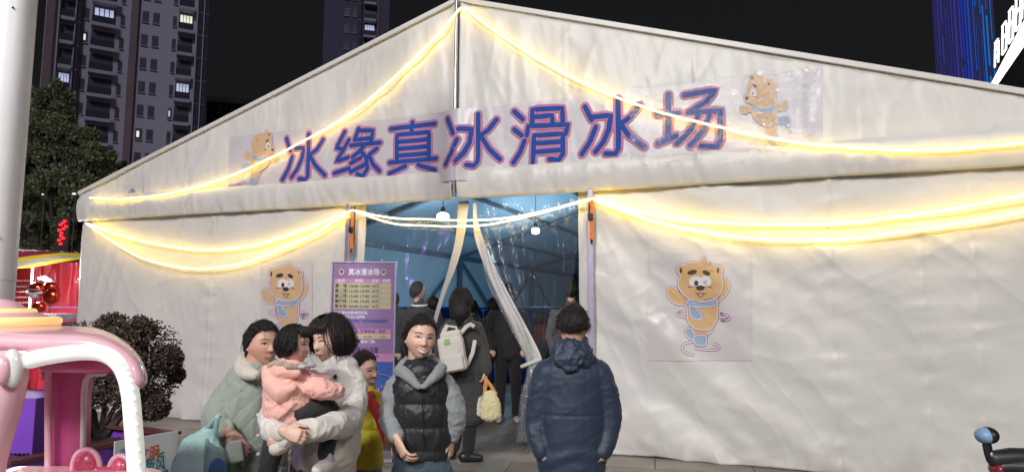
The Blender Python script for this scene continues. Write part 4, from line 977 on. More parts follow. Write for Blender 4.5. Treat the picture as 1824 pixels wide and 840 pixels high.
m = MB(); m.grid(lambda u, v: (.05 + (PWd - .1) * u, .08 + .8 * v, hpl - .06 + .02 * fbm(u * 8, v * 8)), 20, 20); m.build('soil', mat('soil', (.03, .022, .018), .9, bump=1, bscale=60), pl)
bc = W(215, 655, 5.0); root = W(178, 778, 4.95)
bush = empty('shaped_bush', (root.x, root.y, pg + hpl - .08), 0, label='round clipped bush with dark purple-brown leaves in the planter', cat='bush'); L0 = bush.location
cl_ = [(255, 630, 62), (205, 615, 55), (150, 620, 48), (120, 655, 38), (270, 665, 52), (215, 670, 60), (160, 680, 50), (255, 715, 34), (280, 725, 20), (300, 640, 24), (200, 585, 28), (250, 590, 26), (110, 600, 22), (315, 668, 12)]
C_ = [(W(a, b, 4.95 + .12 * math.sin(i * 2.1)), r * 4.95 / FPX) for i, (a, b, r) in enumerate(cl_)]
def fb():
    while True:
        c, r = C_[rng.integers(len(C_))]; d = rng.normal(size=3); d /= np.linalg.norm(d); p = Vector(c) + Vector(d) * (r * rng.uniform(.35, 1.03) ** .6)
        if noise.noise(p * 11) > -.28: return tuple(p - L0), d
link('foliage', leaf_mesh(42000, fb, .024), M_leafp, bush, False)
m = MB()
for i in range(7):
    c, r = C_[i * 2 % len(C_)]; e = Vector(c) - L0; s0 = Vector((rng.uniform(-.03, .03), 0, 0)); m.tube([s0, s0 + Vector((e.x * .35, e.y * .3, .18)), s0.lerp(e, .6) + Vector((0, 0, -.02)), e], [.022, .018, .012, .005], 8)
for i in range(70):
    c, r = C_[rng.integers(len(C_))]; e = Vector(c) - L0; dd = Vector(rng.normal(size=3)).normalized(); m.tube([e * .8, e + dd * r * .7, e + dd * r * 1.12 + Vector((0, 0, .02))], [.004, .003, .0015], 5)
m.build('stem', M_bark, bush, smooth=True)
sg_ = empty('planter_sign', (A.x, A.y, pg), ang, label='white civic sign with red and teal lettering and a green leaf', cat='sign'); sgl = (B - A).length * 1.0; shh = zt - pg + .01
M_sign = mat('sign_white', (.62, .66, .68), .35, var=.02)
m = MB(); m.box((sgl / 2, -.02, shh / 2 + .04), (sgl, .012, shh - .08), bev=.003); m.build('panel', M_sign, sg_)
M_tr = mat('text_red', (.55, .10, .05), .5); M_tt = mat('text_teal', (.02, .22, .28), .5); M_tg = mat('leaf_print', (.12, .30, .03), .5)
s_ = sgl / 113.0
put_text(sg_, 'lettering_red', '文明', sgl * .36, -.029, shh - 40 * s_, 28 * s_, M_tr, 'LEFT', .0012, 36 * s_)
put_text(sg_, 'lettering_teal', '树新风', sgl * .30, -.029, shh - 58 * s_, 27 * s_, M_tt, 'LEFT', .0012, 56 * s_)
put_text(sg_, 'slogan', '绿色出行 | 健康生活', sgl * .30, -.029, shh - 67 * s_, 7.5 * s_, M_tb, 'LEFT', .0003, 62 * s_)
m = MB()
for (cx2, cz2, rx, rz_, ro) in ((75, 30, 5.5, 2.6, -60), (82, 33, 6.5, 2.2, -15)): m.ell((cx2 * s_, -.028, shh - cz2 * s_), (rx * s_, .0012, rz_ * s_), M=Matrix.Rotation(R(ro), 4, 'Y'))
m.build('leaf_mark', M_tg, sg_)
m = MB()
for (cx2, cz2, rx, rz_) in ((14, 16, 6, 1.2), (12, 14, 4, 1.0), (17, 19, 4, .9)): m.ell((cx2 * s_, -.028, shh - cz2 * s_), (rx * s_, .0012, rz_ * s_), M=Matrix.Rotation(R(-15), 4, 'Y'))
m.ell((40 * s_, -.028, shh - 84 * s_), (8 * s_, .0012, 4 * s_)); m.build('cloud_mark', mat('print_sky', (.10, .32, .50), .5), sg_)
m = MB(); m.ell((66 * s_, -.028, shh - 80 * s_), (4 * s_, .0012, 1.6 * s_)); m.build('gold_mark', mat('print_gold', (.55, .38, .15), .5), sg_)

# purple slatted cabinet behind the ride
c0 = W(28, 709, 4.3); c1 = W(64, 709, 4.3); cw_ = (c1 - c0).length; cb = empty('slatted_cabinet', (c0.x - .2, 4.3, gz(4.3)), 0, label='purple slatted cabinet behind the pink ride car', cat='cabinet'); hc = c0.z - gz(4.3); wc_ = c1.x - c0.x + .2
m = MB(); m.box((wc_ / 2, .2, hc / 2), (wc_, .4, hc), bev=.005); m.build('body', M_purp, cb)
zs = W(28, 806, 4.3).z - gz(4.3); 
for k in range(12): m = MB(); m.box((.02 + k * wc_ / 12.5, -.012, zs / 2 + .03), (wc_ / 30, .02, zs - .06)); m.build('slat', M_dark, cb)
c0 = W(64, 714, 4.6); c1 = W(97, 714, 4.6); bb = empty('brown_box', ((c0.x + c1.x) / 2, 4.6, gz(4.6)), 0, label='brown box with a purple lower panel beside the slatted cabinet', cat='box'); hb_ = c0.z - gz(4.6); wb_ = c1.x - c0.x + .06; zm = W(64, 778, 4.6).z - gz(4.6)
m = MB(); m.box((0, .2, (hb_ + zm) / 2), (wb_, .4, hb_ - zm), bev=.004); m.build('upper', mat('box_brown', (.10, .045, .03), .6, var=.1), bb); m = MB(); m.box((0, .19, zm / 2), (wb_ + .01, .42, zm), bev=.004); m.build('lower_panel', M_purp, bb)

# ------------------------------------------------------------------ festive stall on the left
C5 = lambda x, y, Y: W(x / 4.94, 430 + y / 4.94, Y)
t = empty('market_stall', (C5(460, 500, 12).x, 11.6, 0), 0, label='red festive stall with a yellow striped awning beyond the bush', cat='stall'); org = t.location.copy()
def sl_(me): me.transform(Matrix.Translation(-org)); return me
def stall(m, nm, mt, smooth=False): return link(nm, sl_(m.mesh()), mt, t, smooth)
M_red = mat('cloth_red', (.65, .045, .085), .35, var=.15, vscale=2, bump=.6, bscale=4)
m = MB(); a0, a1 = C5(240, 190, 12.3), C5(812, 190, 12.3)
m.grid(lambda u, v: (a0.x + (a1.x - a0.x) * u, 12.3 - .05 * math.sin(u * 26 + 2 * fbm(u * 5, v * 2)) - .04 * fbm(u * 6, v * 3), .02 + (a0.z - .0) * v), 80, 30); stall(m, 'red_curtain', M_red, True)
m = MB(); a0, a1 = C5(-60, 300, 12.1), C5(285, 300, 12.1); m.grid(lambda u, v: (a0.x + (a1.x - a0.x) * u, 12.1, .02 + (a0.z + .3) * v), 6, 6); stall(m, 'red_backing', mat('backing_red', (.24, .008, .015), .5, var=.1))
M_tin = mat('tinsel', (.75, .55, .60), .3, .4)
for k in range(6):
    y = 345 + k * 48; m = MB(); m.tube([C5(x, y + 6 * math.sin(x * .25) + random.uniform(-3, 3), 12.0) for x in range(60, 275, 6)], .009, 6); stall(m, 'tinsel_row', M_tin)
M_aw = []
awn = [(.30, .02, .06), (.75, .62, .05), (.45, .42, .40), (.75, .62, .05), (.32, .03, .07)]
rows_ = [((-80, 45), (812, 104)), ((-80, 95), (812, 116)), ((-80, 160), (812, 126)), ((-80, 205), (812, 134)), ((-80, 250), (812, 142)), ]
M_awm = [mat('awning_' + n, c, .6, emit=c, estr=.10) for n, c in zip(('maroon', 'yellow', 'grey', 'gold', 'plum'), awn)]  # faint emission stands in for light glowing through the cloth
order = [4, 0, 1, 2, 1]
def lerp2(q, u): return (q[0][0] + (q[1][0] - q[0][0]) * u, q[0][1] + (q[1][1] - q[0][1]) * u)
edges = [[(-80, 52), (812, 102)], [(-80, 120), (400, 84), (812, 108)], [(-80, 175), (300, 120), (560, 96), (812, 114)], [(-80, 215), (200, 175), (520, 125), (812, 124)], [(-80, 232), (240, 208), (600, 140), (812, 132)], [(-80, 256), (280, 225), (640, 166), (812, 140)]]
def ev(E_, x):
    for a, b in zip(E_[:-1], E_[1:]):
        if x <= b[0]: return a[1] + (b[1] - a[1]) * (x - a[0]) / (b[0] - a[0])
    return E_[-1][1]
for i, (e0, e1) in enumerate(zip(edges[:-1], edges[1:])):
    m = MB(); Yf = lambda q: 12.3 - 1.4 * q
    def fn(u, v, i=i, e0=e0, e1=e1):
        x = -80 + 892 * u; y = ev(e0, x) * (1 - v) + ev(e1, x) * v; return C5(x, y, Yf((i + v) / 5) )
    m.grid(fn, 24, 3); stall(m, 'awning_stripe', M_awm[(4, 0, 1, 2, 1)[i]], True)
M_wp = mat('stall_pole', (.6, .6, .62), .4)
for x, Y in ((288, 11.2), (805, 11.0)): m = MB(); q = C5(x, 235 if x < 400 else 150, Y); m.tube([(q.x, Y, 0), (q.x, Y, q.z)], .02, 8); stall(m, 'stall_pole', M_wp if x < 400 else M_dark)
m = MB(); m.tube([C5(-80, 60, 12.2), C5(812, 112, 12.2)], .015, 6); stall(m, 'awning_bar', M_wp)
for x in (195, 320, 435, 565, 690): m = MB(); q = C5(x, 60 + (x + 80) * .055, 12.1); m.tube([q + Vector((-.06, 0, .02)), q, q + Vector((.05, 0, -.09))], .009, 6); stall(m, 'white_tie', M_wp)
for y in (580, 638): m = MB(); m.tube([C5(400, y, 11.6), C5(740, y, 11.6)], .012, 6); stall(m, 'rack_bar', mat('rack_blue', (.12, .12, .30), .4))
q = C5(300, 660, 10.6); tb = empty('stall_table', (q.x, 10.6, 0), 0, label='folding table with a pale cloth in front of the red stall', cat='table')
m = MB(); m.box((0, 0, q.z), (1.0, .5, .10), bev=.02); m.build('cloth', mat('table_cloth', (.50, .50, .62), .6, bump=.5, bscale=10), tb); m = MB(); m.box((.08, -.1, q.z - .09), (1.0, .55, .04), bev=.01); m.build('table_top', mat('table_blue', (.12, .18, .32), .4), tb)
for x in (-.4, .4):
    for y in (-.2, .2): m = MB(); m.tube([(x, y, 0), (x, y, q.z - .1)], .018, 8); m.build('leg', M_alu, tb)
# foil balloons
M_foil = mat('foil_red', (.55, .05, .02), .14, .85, bump=.5, bscale=18); M_foil2 = mat('foil_white', (.55, .50, .50), .3, .3)
def foil(x, y, rx, ry, Y, kind, label):
    q = C5(x, y, Y); k = Y / FPX / 4.94; t = empty('foil_balloon', q, 0, label=label, cat='balloon', group='red foil balloons at the stall'); RX, RZ = rx * k, ry * k
    m = MB(); vs, fs = ell((0, 0, 0), (RX, RX * .55, RZ), seg=28, rings=18); 
    vs = [v * (1 + .05 * math.sin(9 * math.atan2(v.y, v.x)) * (1 - abs(v.z / RZ))) for v in vs]; m.add(vs, fs); m.build('skin', M_foil, t, smooth=True)
    if kind:
        m = MB(); m.tube([(-RX * .9, -RX * .3, -RZ * .35), (0, -RX * .5, -RZ * .55), (RX * .9, -RX * .3, -RZ * .35)], RZ * .20, 10); m.ell((0, -RX * .1, -RZ * .75), (RX * .62, RX * .5, RZ * .45)); m.build('white_basket', M_foil2, t, smooth=True)
        pts = []; n_ = 16
        for i in range(n_ + 1): a = -2.5 + 1.9 * i / n_; pts.append((RX * 1.0 * math.cos(a), RX * .58 * math.sin(a) - .004, RZ * (.10 if i % 2 else -.04)))
        m = MB(); m.tube(pts, RZ * .035, 6); m.build('zigzag_band', M_foil2, t)
    m = MB(); m.tube([(0, 0, -RZ * .9), (.01, 0, -RZ - .3)], .004, 5); m.build('string', M_dark, t)
foil(318, 425, 72, 68, 10.4, 1, 'red foil balloon with white zigzag band, left of its cluster'); foil(440, 400, 60, 45, 10.5, 0, 'round red foil balloon at the top of the left cluster')
foil(450, 485, 72, 70, 10.4, 0, 'large orange-red foil balloon at the right of the left cluster'); foil(345, 575, 60, 45, 10.5, 0, 'crumpled red foil balloon at the bottom of the left cluster')
foil(742, 340, 60, 52, 10.6, 1, 'red foil balloon with white zigzag band hanging beside the tent corner'); foil(755, 490, 52, 42, 10.6, 0, 'crumpled red foil balloon under the other one by the tent corner')
q = C5(395, 335, 11.2); t2 = empty('stall_lamp', q, 0, label='small grey clip lamp shining above the balloons', cat='lamp'); m = MB(); m.ell((.04, 0, 0), (.12, .06, .05), M=Matrix.Rotation(R(20), 4, 'Y')); m.build('shade', M_alu, t2, smooth=True); m = MB(); m.ell((-.05, -.03, .02), (.045, .03, .018)); m.build('bulb', M_bulb, t2, smooth=True)
lamp('stall_lamp_light', 'POINT', q + Vector((-.05, -.45, .15)), 120, (1, .85, .8), shadow_soft_size=.1)

# ------------------------------------------------------------------ scooter at the lower right corner
C7 = lambda x, y, Y=3.5: W(1700 + x / 7, 720 + y / 7, Y)
q = C7(560, 680); sc2 = empty('electric_scooter', (q.x + .3, 3.5, gz(3.5)), 0, label='black electric scooter with a padded blue backrest at the lower right corner', cat='scooter'); O = sc2.location.copy(); g0 = 0
def sp(x, y, Y=3.5): return C7(x, y, Y) - O
m = MB(); m.ell(sp(385, 385), (.046, .050, .040), seg=28, rings=18); m.build('backrest_pad', mat('pad_blue', (.16, .28, .42), .45, var=.5, vscale=7), sc2, smooth=True)
m = MB(); m.ell(sp(425, 380), (.042, .054, .041), seg=28, rings=18); m.build('backrest_shell', M_black, sc2, smooth=True)
m = MB(); m.tube([sp(400, 470), sp(425, 600), sp(450, 680), sp(520, 720), sp(700, 730)], [(.014, .022)] * 5, 10, side=(0, 1, 0)); m.build('bracket', M_black, sc2, smooth=True)
m = MB(); m.ell(sp(430, 610) + Vector((0, -.022, 0)), (.009, .004, .012)); m.build('bracket_bolt', M_alu, sc2, smooth=True)
m = MB(); m.tube([sp(520, 680), sp(700, 675), sp(1100, 700), sp(1500, 720)], [.045, .055, .06, .05], 14, flat=.9); me = m.mesh(); link('seat', me, mat('seat_black', (.015, .017, .018), .45), sc2)
m = MB(); m.tube([sp(600, 780), sp(1000, 800), sp(1500, 860), sp(1900, 1500), sp(2300, 1500), sp(2600, 900)], [.05, .10, .10, .06, .06, .05], 14); m.build('body_shell', M_black, sc2, smooth=True)
m = MB(); m.box(sp(900, 768) + Vector((0, -.105, 0)), (.09, .01, .02)); m.build('white_strip', M_white, sc2)
m = MB(); m.ell(sp(515, 800), (.022, .05, .035)); m.build('tail_lamp', mat('tail_red', (.22, .02, .03), .2, coat=.5), sc2, smooth=True)
for x in (.12, 1.1):
    m = MB(); m.tube([(x + .2 * math.cos(a), 0, .22 + .2 * math.sin(a)) for a in np.linspace(0, 2 * math.pi, 33)], .035, 10, side=(0, 1, 0)); m.ell((x, 0, .22), (.08, .05, .08)); m.build('wheel', M_black, sc2, smooth=True)
m = MB(); m.tube([(1.1, 0, .22), (.95, 0, .75), (.9, 0, 1.05)], .025, 8); m.tube([(.88, -.28, 1.05), (.88, .28, 1.05)], .016, 8); m.build('handlebar', M_black, sc2, smooth=True)
m = MB(); m.bar((.12, .06, .22), (.4, .06, .5), .03, .04); m.bar((.4, 0, .45), (.95, 0, .4), .2, .06); m.build('footboard', M_black, sc2)
# ------------------------------------------------------------------ people
M_skin = mat('skin', (.5, .3, .2), .5, attr='Col', sss=.12, bump=.08, bscale=220)
M_hair = mat('hair_black', (.010, .007, .006), .42, bump=.9, bscale=55, bdetail=3, stretch=(5, 5, .5), spec=.45)
M_eye = mat('eye_white_skin', (.55, .50, .47), .25); M_iris = mat('iris_dark', (.012, .007, .005), .15); M_lash = mat('lash_dark', (.015, .010, .008), .6)
M_brow = mat('brow_dark', (.03, .018, .014), .8); M_teeth = mat('teeth', (.72, .70, .64), .3); M_mouth = mat('mouth_inner', (.10, .02, .02), .5); M_lip = mat('lip', (.42, .17, .14), .4)
def cloth(name, c, rough=.85, bump=.25, bscale=140, sheen=.15, var=.06, fold=1.0, **k): return crease(mat(name, c, rough, bump=bump, bscale=bscale, sheen=sheen, var=var, vscale=9, **k), 7, .016, .55 * fold, (1, 1, .6), (0, R(20), R(10)), 3, .7)
SKIN = {'fair': (.64, .42, .32), 'tan': (.52, .30, .21), 'rosy': (.64, .40, .32)}
def sst(x, a, b): t = np.clip((x - a) / (b - a), 0, 1); return t * t * (3 - 2 * t)
def head_grid(child=0):
    nu, nv = 128, 110; vs = []; 
    th = np.linspace(0, 2 * np.pi, nu, endpoint=False); ph = np.linspace(-np.pi / 2, np.pi / 2, nv + 1)[1:-1]
    T, Pp = np.meshgrid(th, ph); dx, dy, dz = np.cos(Pp) * np.cos(T), np.cos(Pp) * np.sin(T), np.sin(Pp)
    x, y, z = dx * .665, dy * .80, dz * 1.0
    lo = sst(-z, -.05, 1.0); fr = np.clip(dy, 0, 1)
    x = x * (1 - (.30 - .14 * child) * lo ** 1.4) * (1 + .05 * np.exp(-((z + .25) / .3) ** 2))
    y = np.where(dy < 0, y * (1 - .42 * sst(-z, .1, .9)), y)
    y = y + (.20 - .06 * child) * sst(-z, .25, .95) * fr ** .6
    ax = np.abs(x); f = sst(dy, .15, .5)
    nz = np.where(z > -.30, sst(.10 - z, 0, .40), 1 - sst(-.30 - z, 0, .085))
    y += f * (.17 - .06 * child) * nz * np.exp(-(x / (.070 + .07 * nz ** 3)) ** 2)
    y -= f * .055 * np.exp(-((ax - .27) / .15) ** 2 - ((z - .02) / .11) ** 2)
    y += f * (.035 + .04 * child) * np.exp(-((ax - .36) / .17) ** 2 - ((z + .33) / .2) ** 2)
    y += f * .028 * np.exp(-((ax - .25) / .25) ** 2 - ((z - .24) / .08) ** 2)
    y += f * .05 * np.exp(-(x / .20) ** 2 - ((z + .575) / .09) ** 2)
    y -= f * .03 * np.exp(-(x / .22) ** 2 - ((z + .68) / .04) ** 2)
    y += f * .045 * np.exp(-(x / .18) ** 2 - ((z + .86) / .11) ** 2)
    V = np.stack([x, y, z], -1).reshape(-1, 3); V = np.vstack([[0, 0, -1.0], V, [0, 0, 1.0]])
    F = []; n = nv - 1
    for k in range(nu): F.append((0, 1 + (k + 1) % nu, 1 + k))
    for j in range(n - 1):
        for k in range(nu):
            a = 1 + j * nu + k; b = 1 + j * nu + (k + 1) % nu; F.append((a, b, b + nu, a + nu))
    o = 1 + (n - 1) * nu
    for k in range(nu): F.append((o + k, o + (k + 1) % nu, len(V) - 1))
    return V, F
HG = {0: head_grid(0), 1: head_grid(1)}
def face_y(V, x, z):
    m = V[:, 1] > .15; A = V[m]; return A[np.argmin((A[:, 0] - x) ** 2 + (A[:, 2] - z) ** 2), 1]
def lock_dirs(style, rs):
    """start and end directions on the head for one lock, plus lift at its end"""
    if style == 'tied':
        az = rs.uniform(-1.75, 1.75); z = np.interp(abs(az), [0, .7, 1.1, 1.75], [.86, .78, .50, .04]); a = np.array([math.sin(az), math.cos(az), z + rs.uniform(0, .4)]); b = np.array([rs.normal(0, .10), -1, .0 + rs.normal(0, .12)]); return a, b, .06
    if style == 'bob':
        x0 = rs.uniform(-.12, .12); az = rs.uniform(.9, 2 * math.pi - .9); a = np.array([x0 + .25 * math.sin(az), .25 * math.cos(az), 1]); b = np.array([math.sin(az), math.cos(az), rs.uniform(-.85, -.45)]); return a, b, .30
    if style == 'kid':
        az = rs.uniform(.9, 2 * math.pi - .9); a = np.array([.2 * math.sin(az), .2 * math.cos(az), 1]); b = np.array([math.sin(az), math.cos(az), rs.uniform(-.55, -.2)]); return a, b, .12
    if style == 'long':
        az = rs.uniform(1.2, 2 * math.pi - 1.2); a = np.array([.2 * math.sin(az), .2 * math.cos(az), 1]); b = np.array([math.sin(az), math.cos(az), rs.uniform(-1.0, -.5)]); return a, b, .25
    az = rs.uniform(0, 2 * math.pi); z = rs.uniform(-.3, .9); a = np.array([math.sin(az) * math.sqrt(1 - min(.99, z * z)), math.cos(az) * math.sqrt(1 - min(.99, z * z)), z])
    ab = abs(math.atan2(math.sin(az), math.cos(az))); th = np.interp(ab, [0, .8, 1.3, 1.7, 3.15], [.5, .35, .1, -.05, -.28])
    if a[2] < th: a[2] = th + .1
    b = a + np.array([rs.normal(0, .12), (.3 if a[1] > 0 else 0) + rs.normal(0, .1), -.22]); return a, b, .08
class Person:
    def __init__(s, px, Y, label, skin='fair', cat='person', group=None, vox=.0036, floor=None):
        s.Y = Y; s.g = gz(Y) if floor is None else floor; s.o = Vector((W(px, 700, Y).x, Y, s.g)); s.root = empty('person', s.o, 0, label=label, cat=cat, group=group)
        s.skin = MB(); s.col = np.array(SKIN[skin]); s.vox = vox; s.heads = []
    def r(s, p, Y=None): return p * (Y or s.Y) / FPX
    def P(s, x, y, Y=None): return W(x, y, Y or s.Y)
    def trunk(s, mb, rows, n=5, seg=28, Y=None):
        rows = catmull([(q[0], q[1], q[2], q[3], q[4] if len(q) > 4 else (Y or s.Y)) for q in rows], n)
        mb.tube([W(q[0], q[1], q[4]) for q in rows], [(s.r(q[2], q[4]), s.r(q[3], q[4])) for q in rows], seg, side=(1, 0, 0))
    def limb(s, mb, rows, n=5, seg=18, sk=0):
        if sk: s.limb(s.skin, [((q[0], q[1], q[2] * .5) + tuple(q[3:])) for q in rows], n, 10)
        rows = catmull([(q[0], q[1], q[2], q[3] if len(q) > 3 else s.Y) for q in rows], n)
        mb.tube([W(q[0], q[1], q[3]) for q in rows], [max(.003, s.r(q[2], q[3])) for q in rows], seg)
    def legs(s, mb, hips, w, kind='r', feet=None, ankle=None, spread=.05, shoes=None, fwd=-1):
        """hips: (px, py); w: thigh radius in metres; straight legs to the floor"""
        h = s.P(*hips)
        for sg in (-1, 1):
            x = h.x + sg * (w * .95); f = Vector((h.x + sg * (w * .95 + spread), s.Y, s.g))
            mb.tube([Vector((x, s.Y, h.z)), Vector((x, s.Y, h.z - .12)), Vector(((x + f.x) / 2, s.Y - .02, (h.z - .05 + s.g) / 2 + .02)), Vector((f.x, s.Y + .01, s.g + .10))], [w, w * 1.02, w * .74, w * .62], 18)
            s.skin.tube([Vector((x, s.Y, h.z - .1)), Vector((f.x, s.Y, s.g + .08))], [w * .7, .035], 10)
            if shoes is not None:
                m = MB(); yaw = fwd
                m.tube([Vector((f.x, s.Y + .05, s.g + .045)), Vector((f.x, s.Y + fwd * .06, s.g + .042)), Vector((f.x + sg * .01, s.Y + fwd * .16, s.g + .034))], [(.042, .045), (.045, .042), (.040, .033)], 14, side=(1, 0, 0))
                s.part('shoe', m, shoes, .007)
    def part(s, name, mb, mt, vox=.008, smooth=2, disp=None, **kw):
        me = fuse(mb, vox, smooth, name, disp); me.transform(Matrix.Translation(-s.o)); return link(name, me, mt, s.root, **kw)
    def raw(s, name, mb, mt, parent=None, smooth=True):
        me = mb.mesh(name); me.transform(Matrix.Translation(-s.o)); o = link(name, me, mt, s.root, smooth)
        if parent is not None: o.parent = parent
        return o
    def head(s, px, py, H, yaw=0, pitch=0, roll=0, Y=None, child=0, mouth='closed', smile=.0, neck=None, eyes=True, brow=1, blush=.25, nw=.48, gaze=0, squint=1.0):
        Y = Y or s.Y; c = W(px, py, Y); k = H / 2
        # yaw is given relative to the viewing ray so that 0 looks at the camera
        ya = math.atan2(c.x, c.y); M = Matrix.Rotation(R(yaw) - ya + math.pi, 4, 'Z') @ Matrix.Rotation(R(pitch), 4, 'X') @ Matrix.Rotation(R(roll), 4, 'Y')
        Rm = np.array(M.to_3x3()); V, F = HG[child]; V = V.copy()
        if smile:   # cheeks rise, mouth widens
            f = (V[:, 1] > 0); V[:, 1] += f * .04 * smile * np.exp(-((np.abs(V[:, 0]) - .36) / .12) ** 2 - ((V[:, 2] + .30) / .12) ** 2)
        Wd = (V * k) @ Rm.T + np.array(c)
        s.skin.add([tuple(v) for v in Wd], F)
        T = lambda x, y, z: Vector(Rm @ (np.array((x, y, z)) * k)) + c
        s.T = T; s.M = M; s.k = k; s.c = c; s.Rm = Rm
        for sg in (-1, 1): s.skin.ell(T(sg * .665, -.06, -.10), (.05 * k, .13 * k, .21 * k), M=M @ Matrix.Rotation(sg * .35, 4, 'Z'), seg=14, rings=10)
        nk = neck if neck is not None else c + Vector((0, .02, -k * 1.75))
        s.nk = nk
        s.skin.tube([T(0, -.12, -.35), (T(0, -.18, -.8) * .6 + nk * .4), nk, nk - Vector((0, 0, .05))], [k * nw, k * nw * .98, k * nw * 1.08, k * nw * 1.5], 20)
        s.heads.append((c, Rm, k, mouth, smile, blush))
        if not eyes: return
        for sg in (-1, 1):
            ex, ez = sg * .275, .015; fy = face_y(V, ex, ez); h_ = .052 * squint; e = MB()
            if child: h_ *= 1.25
            e.ell(T(ex, fy - .035, ez), (.125 * k, .055 * k, h_ * k), M=M, seg=18, rings=12); eo = s.raw('eye', e, M_eye)
            m = MB(); m.ell(T(ex + gaze * .04, fy + .005, ez + .003), (.056 * k, .024 * k, min(.056, h_ * 1.02) * k), M=M, seg=14, rings=10); s.raw('iris', m, M_iris, eo)
            pts = [T(ex + sg * a, face_y(V, ex + sg * a, ez + b) + .006, ez + b) for a, b in ((-.14, -.012), (-.08, h_ * .85), (.0, h_ * 1.2), (.08, h_ * 1.05), (.15, .012))]
            m = MB(); m.tube(pts, [.009 * k, .020 * k, .024 * k, .024 * k, .012 * k], 8); s.raw('eyelash', m, M_lash, eo)
            if brow:
                pts = [T(ex + sg * a, face_y(V, ex + sg * a, .20 + b) + .004, .20 + b) for a, b in ((-.15, -.01), (-.05, .03), (.07, .035), (.17, -.015))]
                m = MB(); m.tube([Vector(q) for q in catmull([tuple(p) for p in pts], 3)], [(.032 * k * brow * (1 - .55 * abs(2 * i / 9 - .9) ** 2), .010 * k) for i in range(10)], 8); s.raw('eyebrow', m, M_brow)
        mw = .21 + .11 * smile; zc = -.575
        cv = lambda a: zc + (.42 * smile) * (a * mw) ** 2 / mw * 1.4
        if mouth in ('teeth', 'open'):
            hh_ = .062 if mouth == 'teeth' else .045; top = []; n_ = 12; pts = []
            m = MB(); vs = []
            for i in range(n_ + 1):
                a = -1 + 2 * i / n_; x = a * mw; z0 = cv(a); hh2 = hh_ * (1 - a * a) ** .6 + .004; fy = face_y(V, x, z0)
                vs += [T(x, fy + .014, z0 + hh2 * .55), T(x, fy + .012, z0 - hh2 * 1.0)]
            m.add(vs, [(2 * i, 2 * i + 1, 2 * i + 3, 2 * i + 2) for i in range(n_)]); s.raw('teeth' if mouth == 'teeth' else 'mouth', m, M_teeth if mouth == 'teeth' else M_mouth)
            if mouth == 'open':
                m = MB(); vs = [T(a * mw * .8, face_y(V, a * mw * .8, cv(a)) + .020, cv(a) + q) for a in np.linspace(-1, 1, 7) for q in (.030, .004)]; m.add(vs, [(2 * i, 2 * i + 1, 2 * i + 3, 2 * i + 2) for i in range(6)]); s.raw('teeth', m, M_teeth)
            up = [T(a * mw * 1.06, face_y(V, a * mw, cv(a)) + .012, cv(a) + (hh_ * (1 - a * a) ** .6) * .6 + .014) for a in np.linspace(-1, 1, 9)]
            dn = [T(a * mw * 1.04, face_y(V, a * mw, cv(a)) + .010, cv(a) - (hh_ * (1 - a * a) ** .6) * 1.1 - .014) for a in np.linspace(-1, 1, 9)]
        else:
            up = [T(a * mw, face_y(V, a * mw, cv(a)) + .006, cv(a) + .028 * (1 - a * a) - .008 * math.exp(-(a / .15) ** 2)) for a in np.linspace(-1, 1, 9)]
            dn = [T(a * mw * .9, face_y(V, a * mw, cv(a)) + .006, cv(a) - .032 * (1 - a * a)) for a in np.linspace(-1, 1, 9)]
            m = MB(); m.tube([T(a * mw, face_y(V, a * mw, cv(a)) + .020, cv(a)) for a in np.linspace(-1, 1, 9)], .006 * k, 6); s.raw('mouth_line', m, M_mouth)
        m = MB(); m.tube(up, [(.008 + .012 * (1 - abs(a) ** 2)) * k for a in np.linspace(-1, 1, 9)], 8); m2 = MB(); m2.tube(dn, [(.008 + .015 * (1 - abs(a) ** 2)) * k for a in np.linspace(-1, 1, 9)], 8)
        s.raw('upper_lip', m, M_lip); s.raw('lower_lip', m2, M_lip)
    def hell(s, mb, x, y, z, rx, ry, rz, rot=0):
        mb.ell(s.T(x, y, z), (rx * s.k, ry * s.k, rz * s.k), M=s.M @ Matrix.Rotation(rot, 4, 'Y'), seg=26, rings=18)
    def htube(s, mb, pts, rad, seg=12): mb.tube([s.T(*q) for q in catmull(pts, 4)], [q[0] * s.k for q in catmull([(r_,) for r_ in rad], 4)], seg)
    def hair(s, mb, amp=.018, freq=34, mt=None, vox=.0045, lock=.5, name='hair'):
        c, Rm, k = np.array(s.c), s.Rm, s.k; rg_ = np.random.default_rng(3)
        def d(co, no):
            L = ((co - c) @ Rm) / k; a = np.arctan2(L[:, 0], L[:, 1] + .2)
            w = vnoise(L * np.array([1, 1, .6]), 3.5, 5)
            return k * amp * (np.sin(a * freq + 3.0 * w + L[:, 2] * 2.5) * .6 + np.sin(a * freq * 2.3 + 5 * w) * .4 + lock * vnoise(L * np.array([1, 1, .35]), 9, 8))
        return s.part(name, mb, mt or M_hair, vox, 1, d)
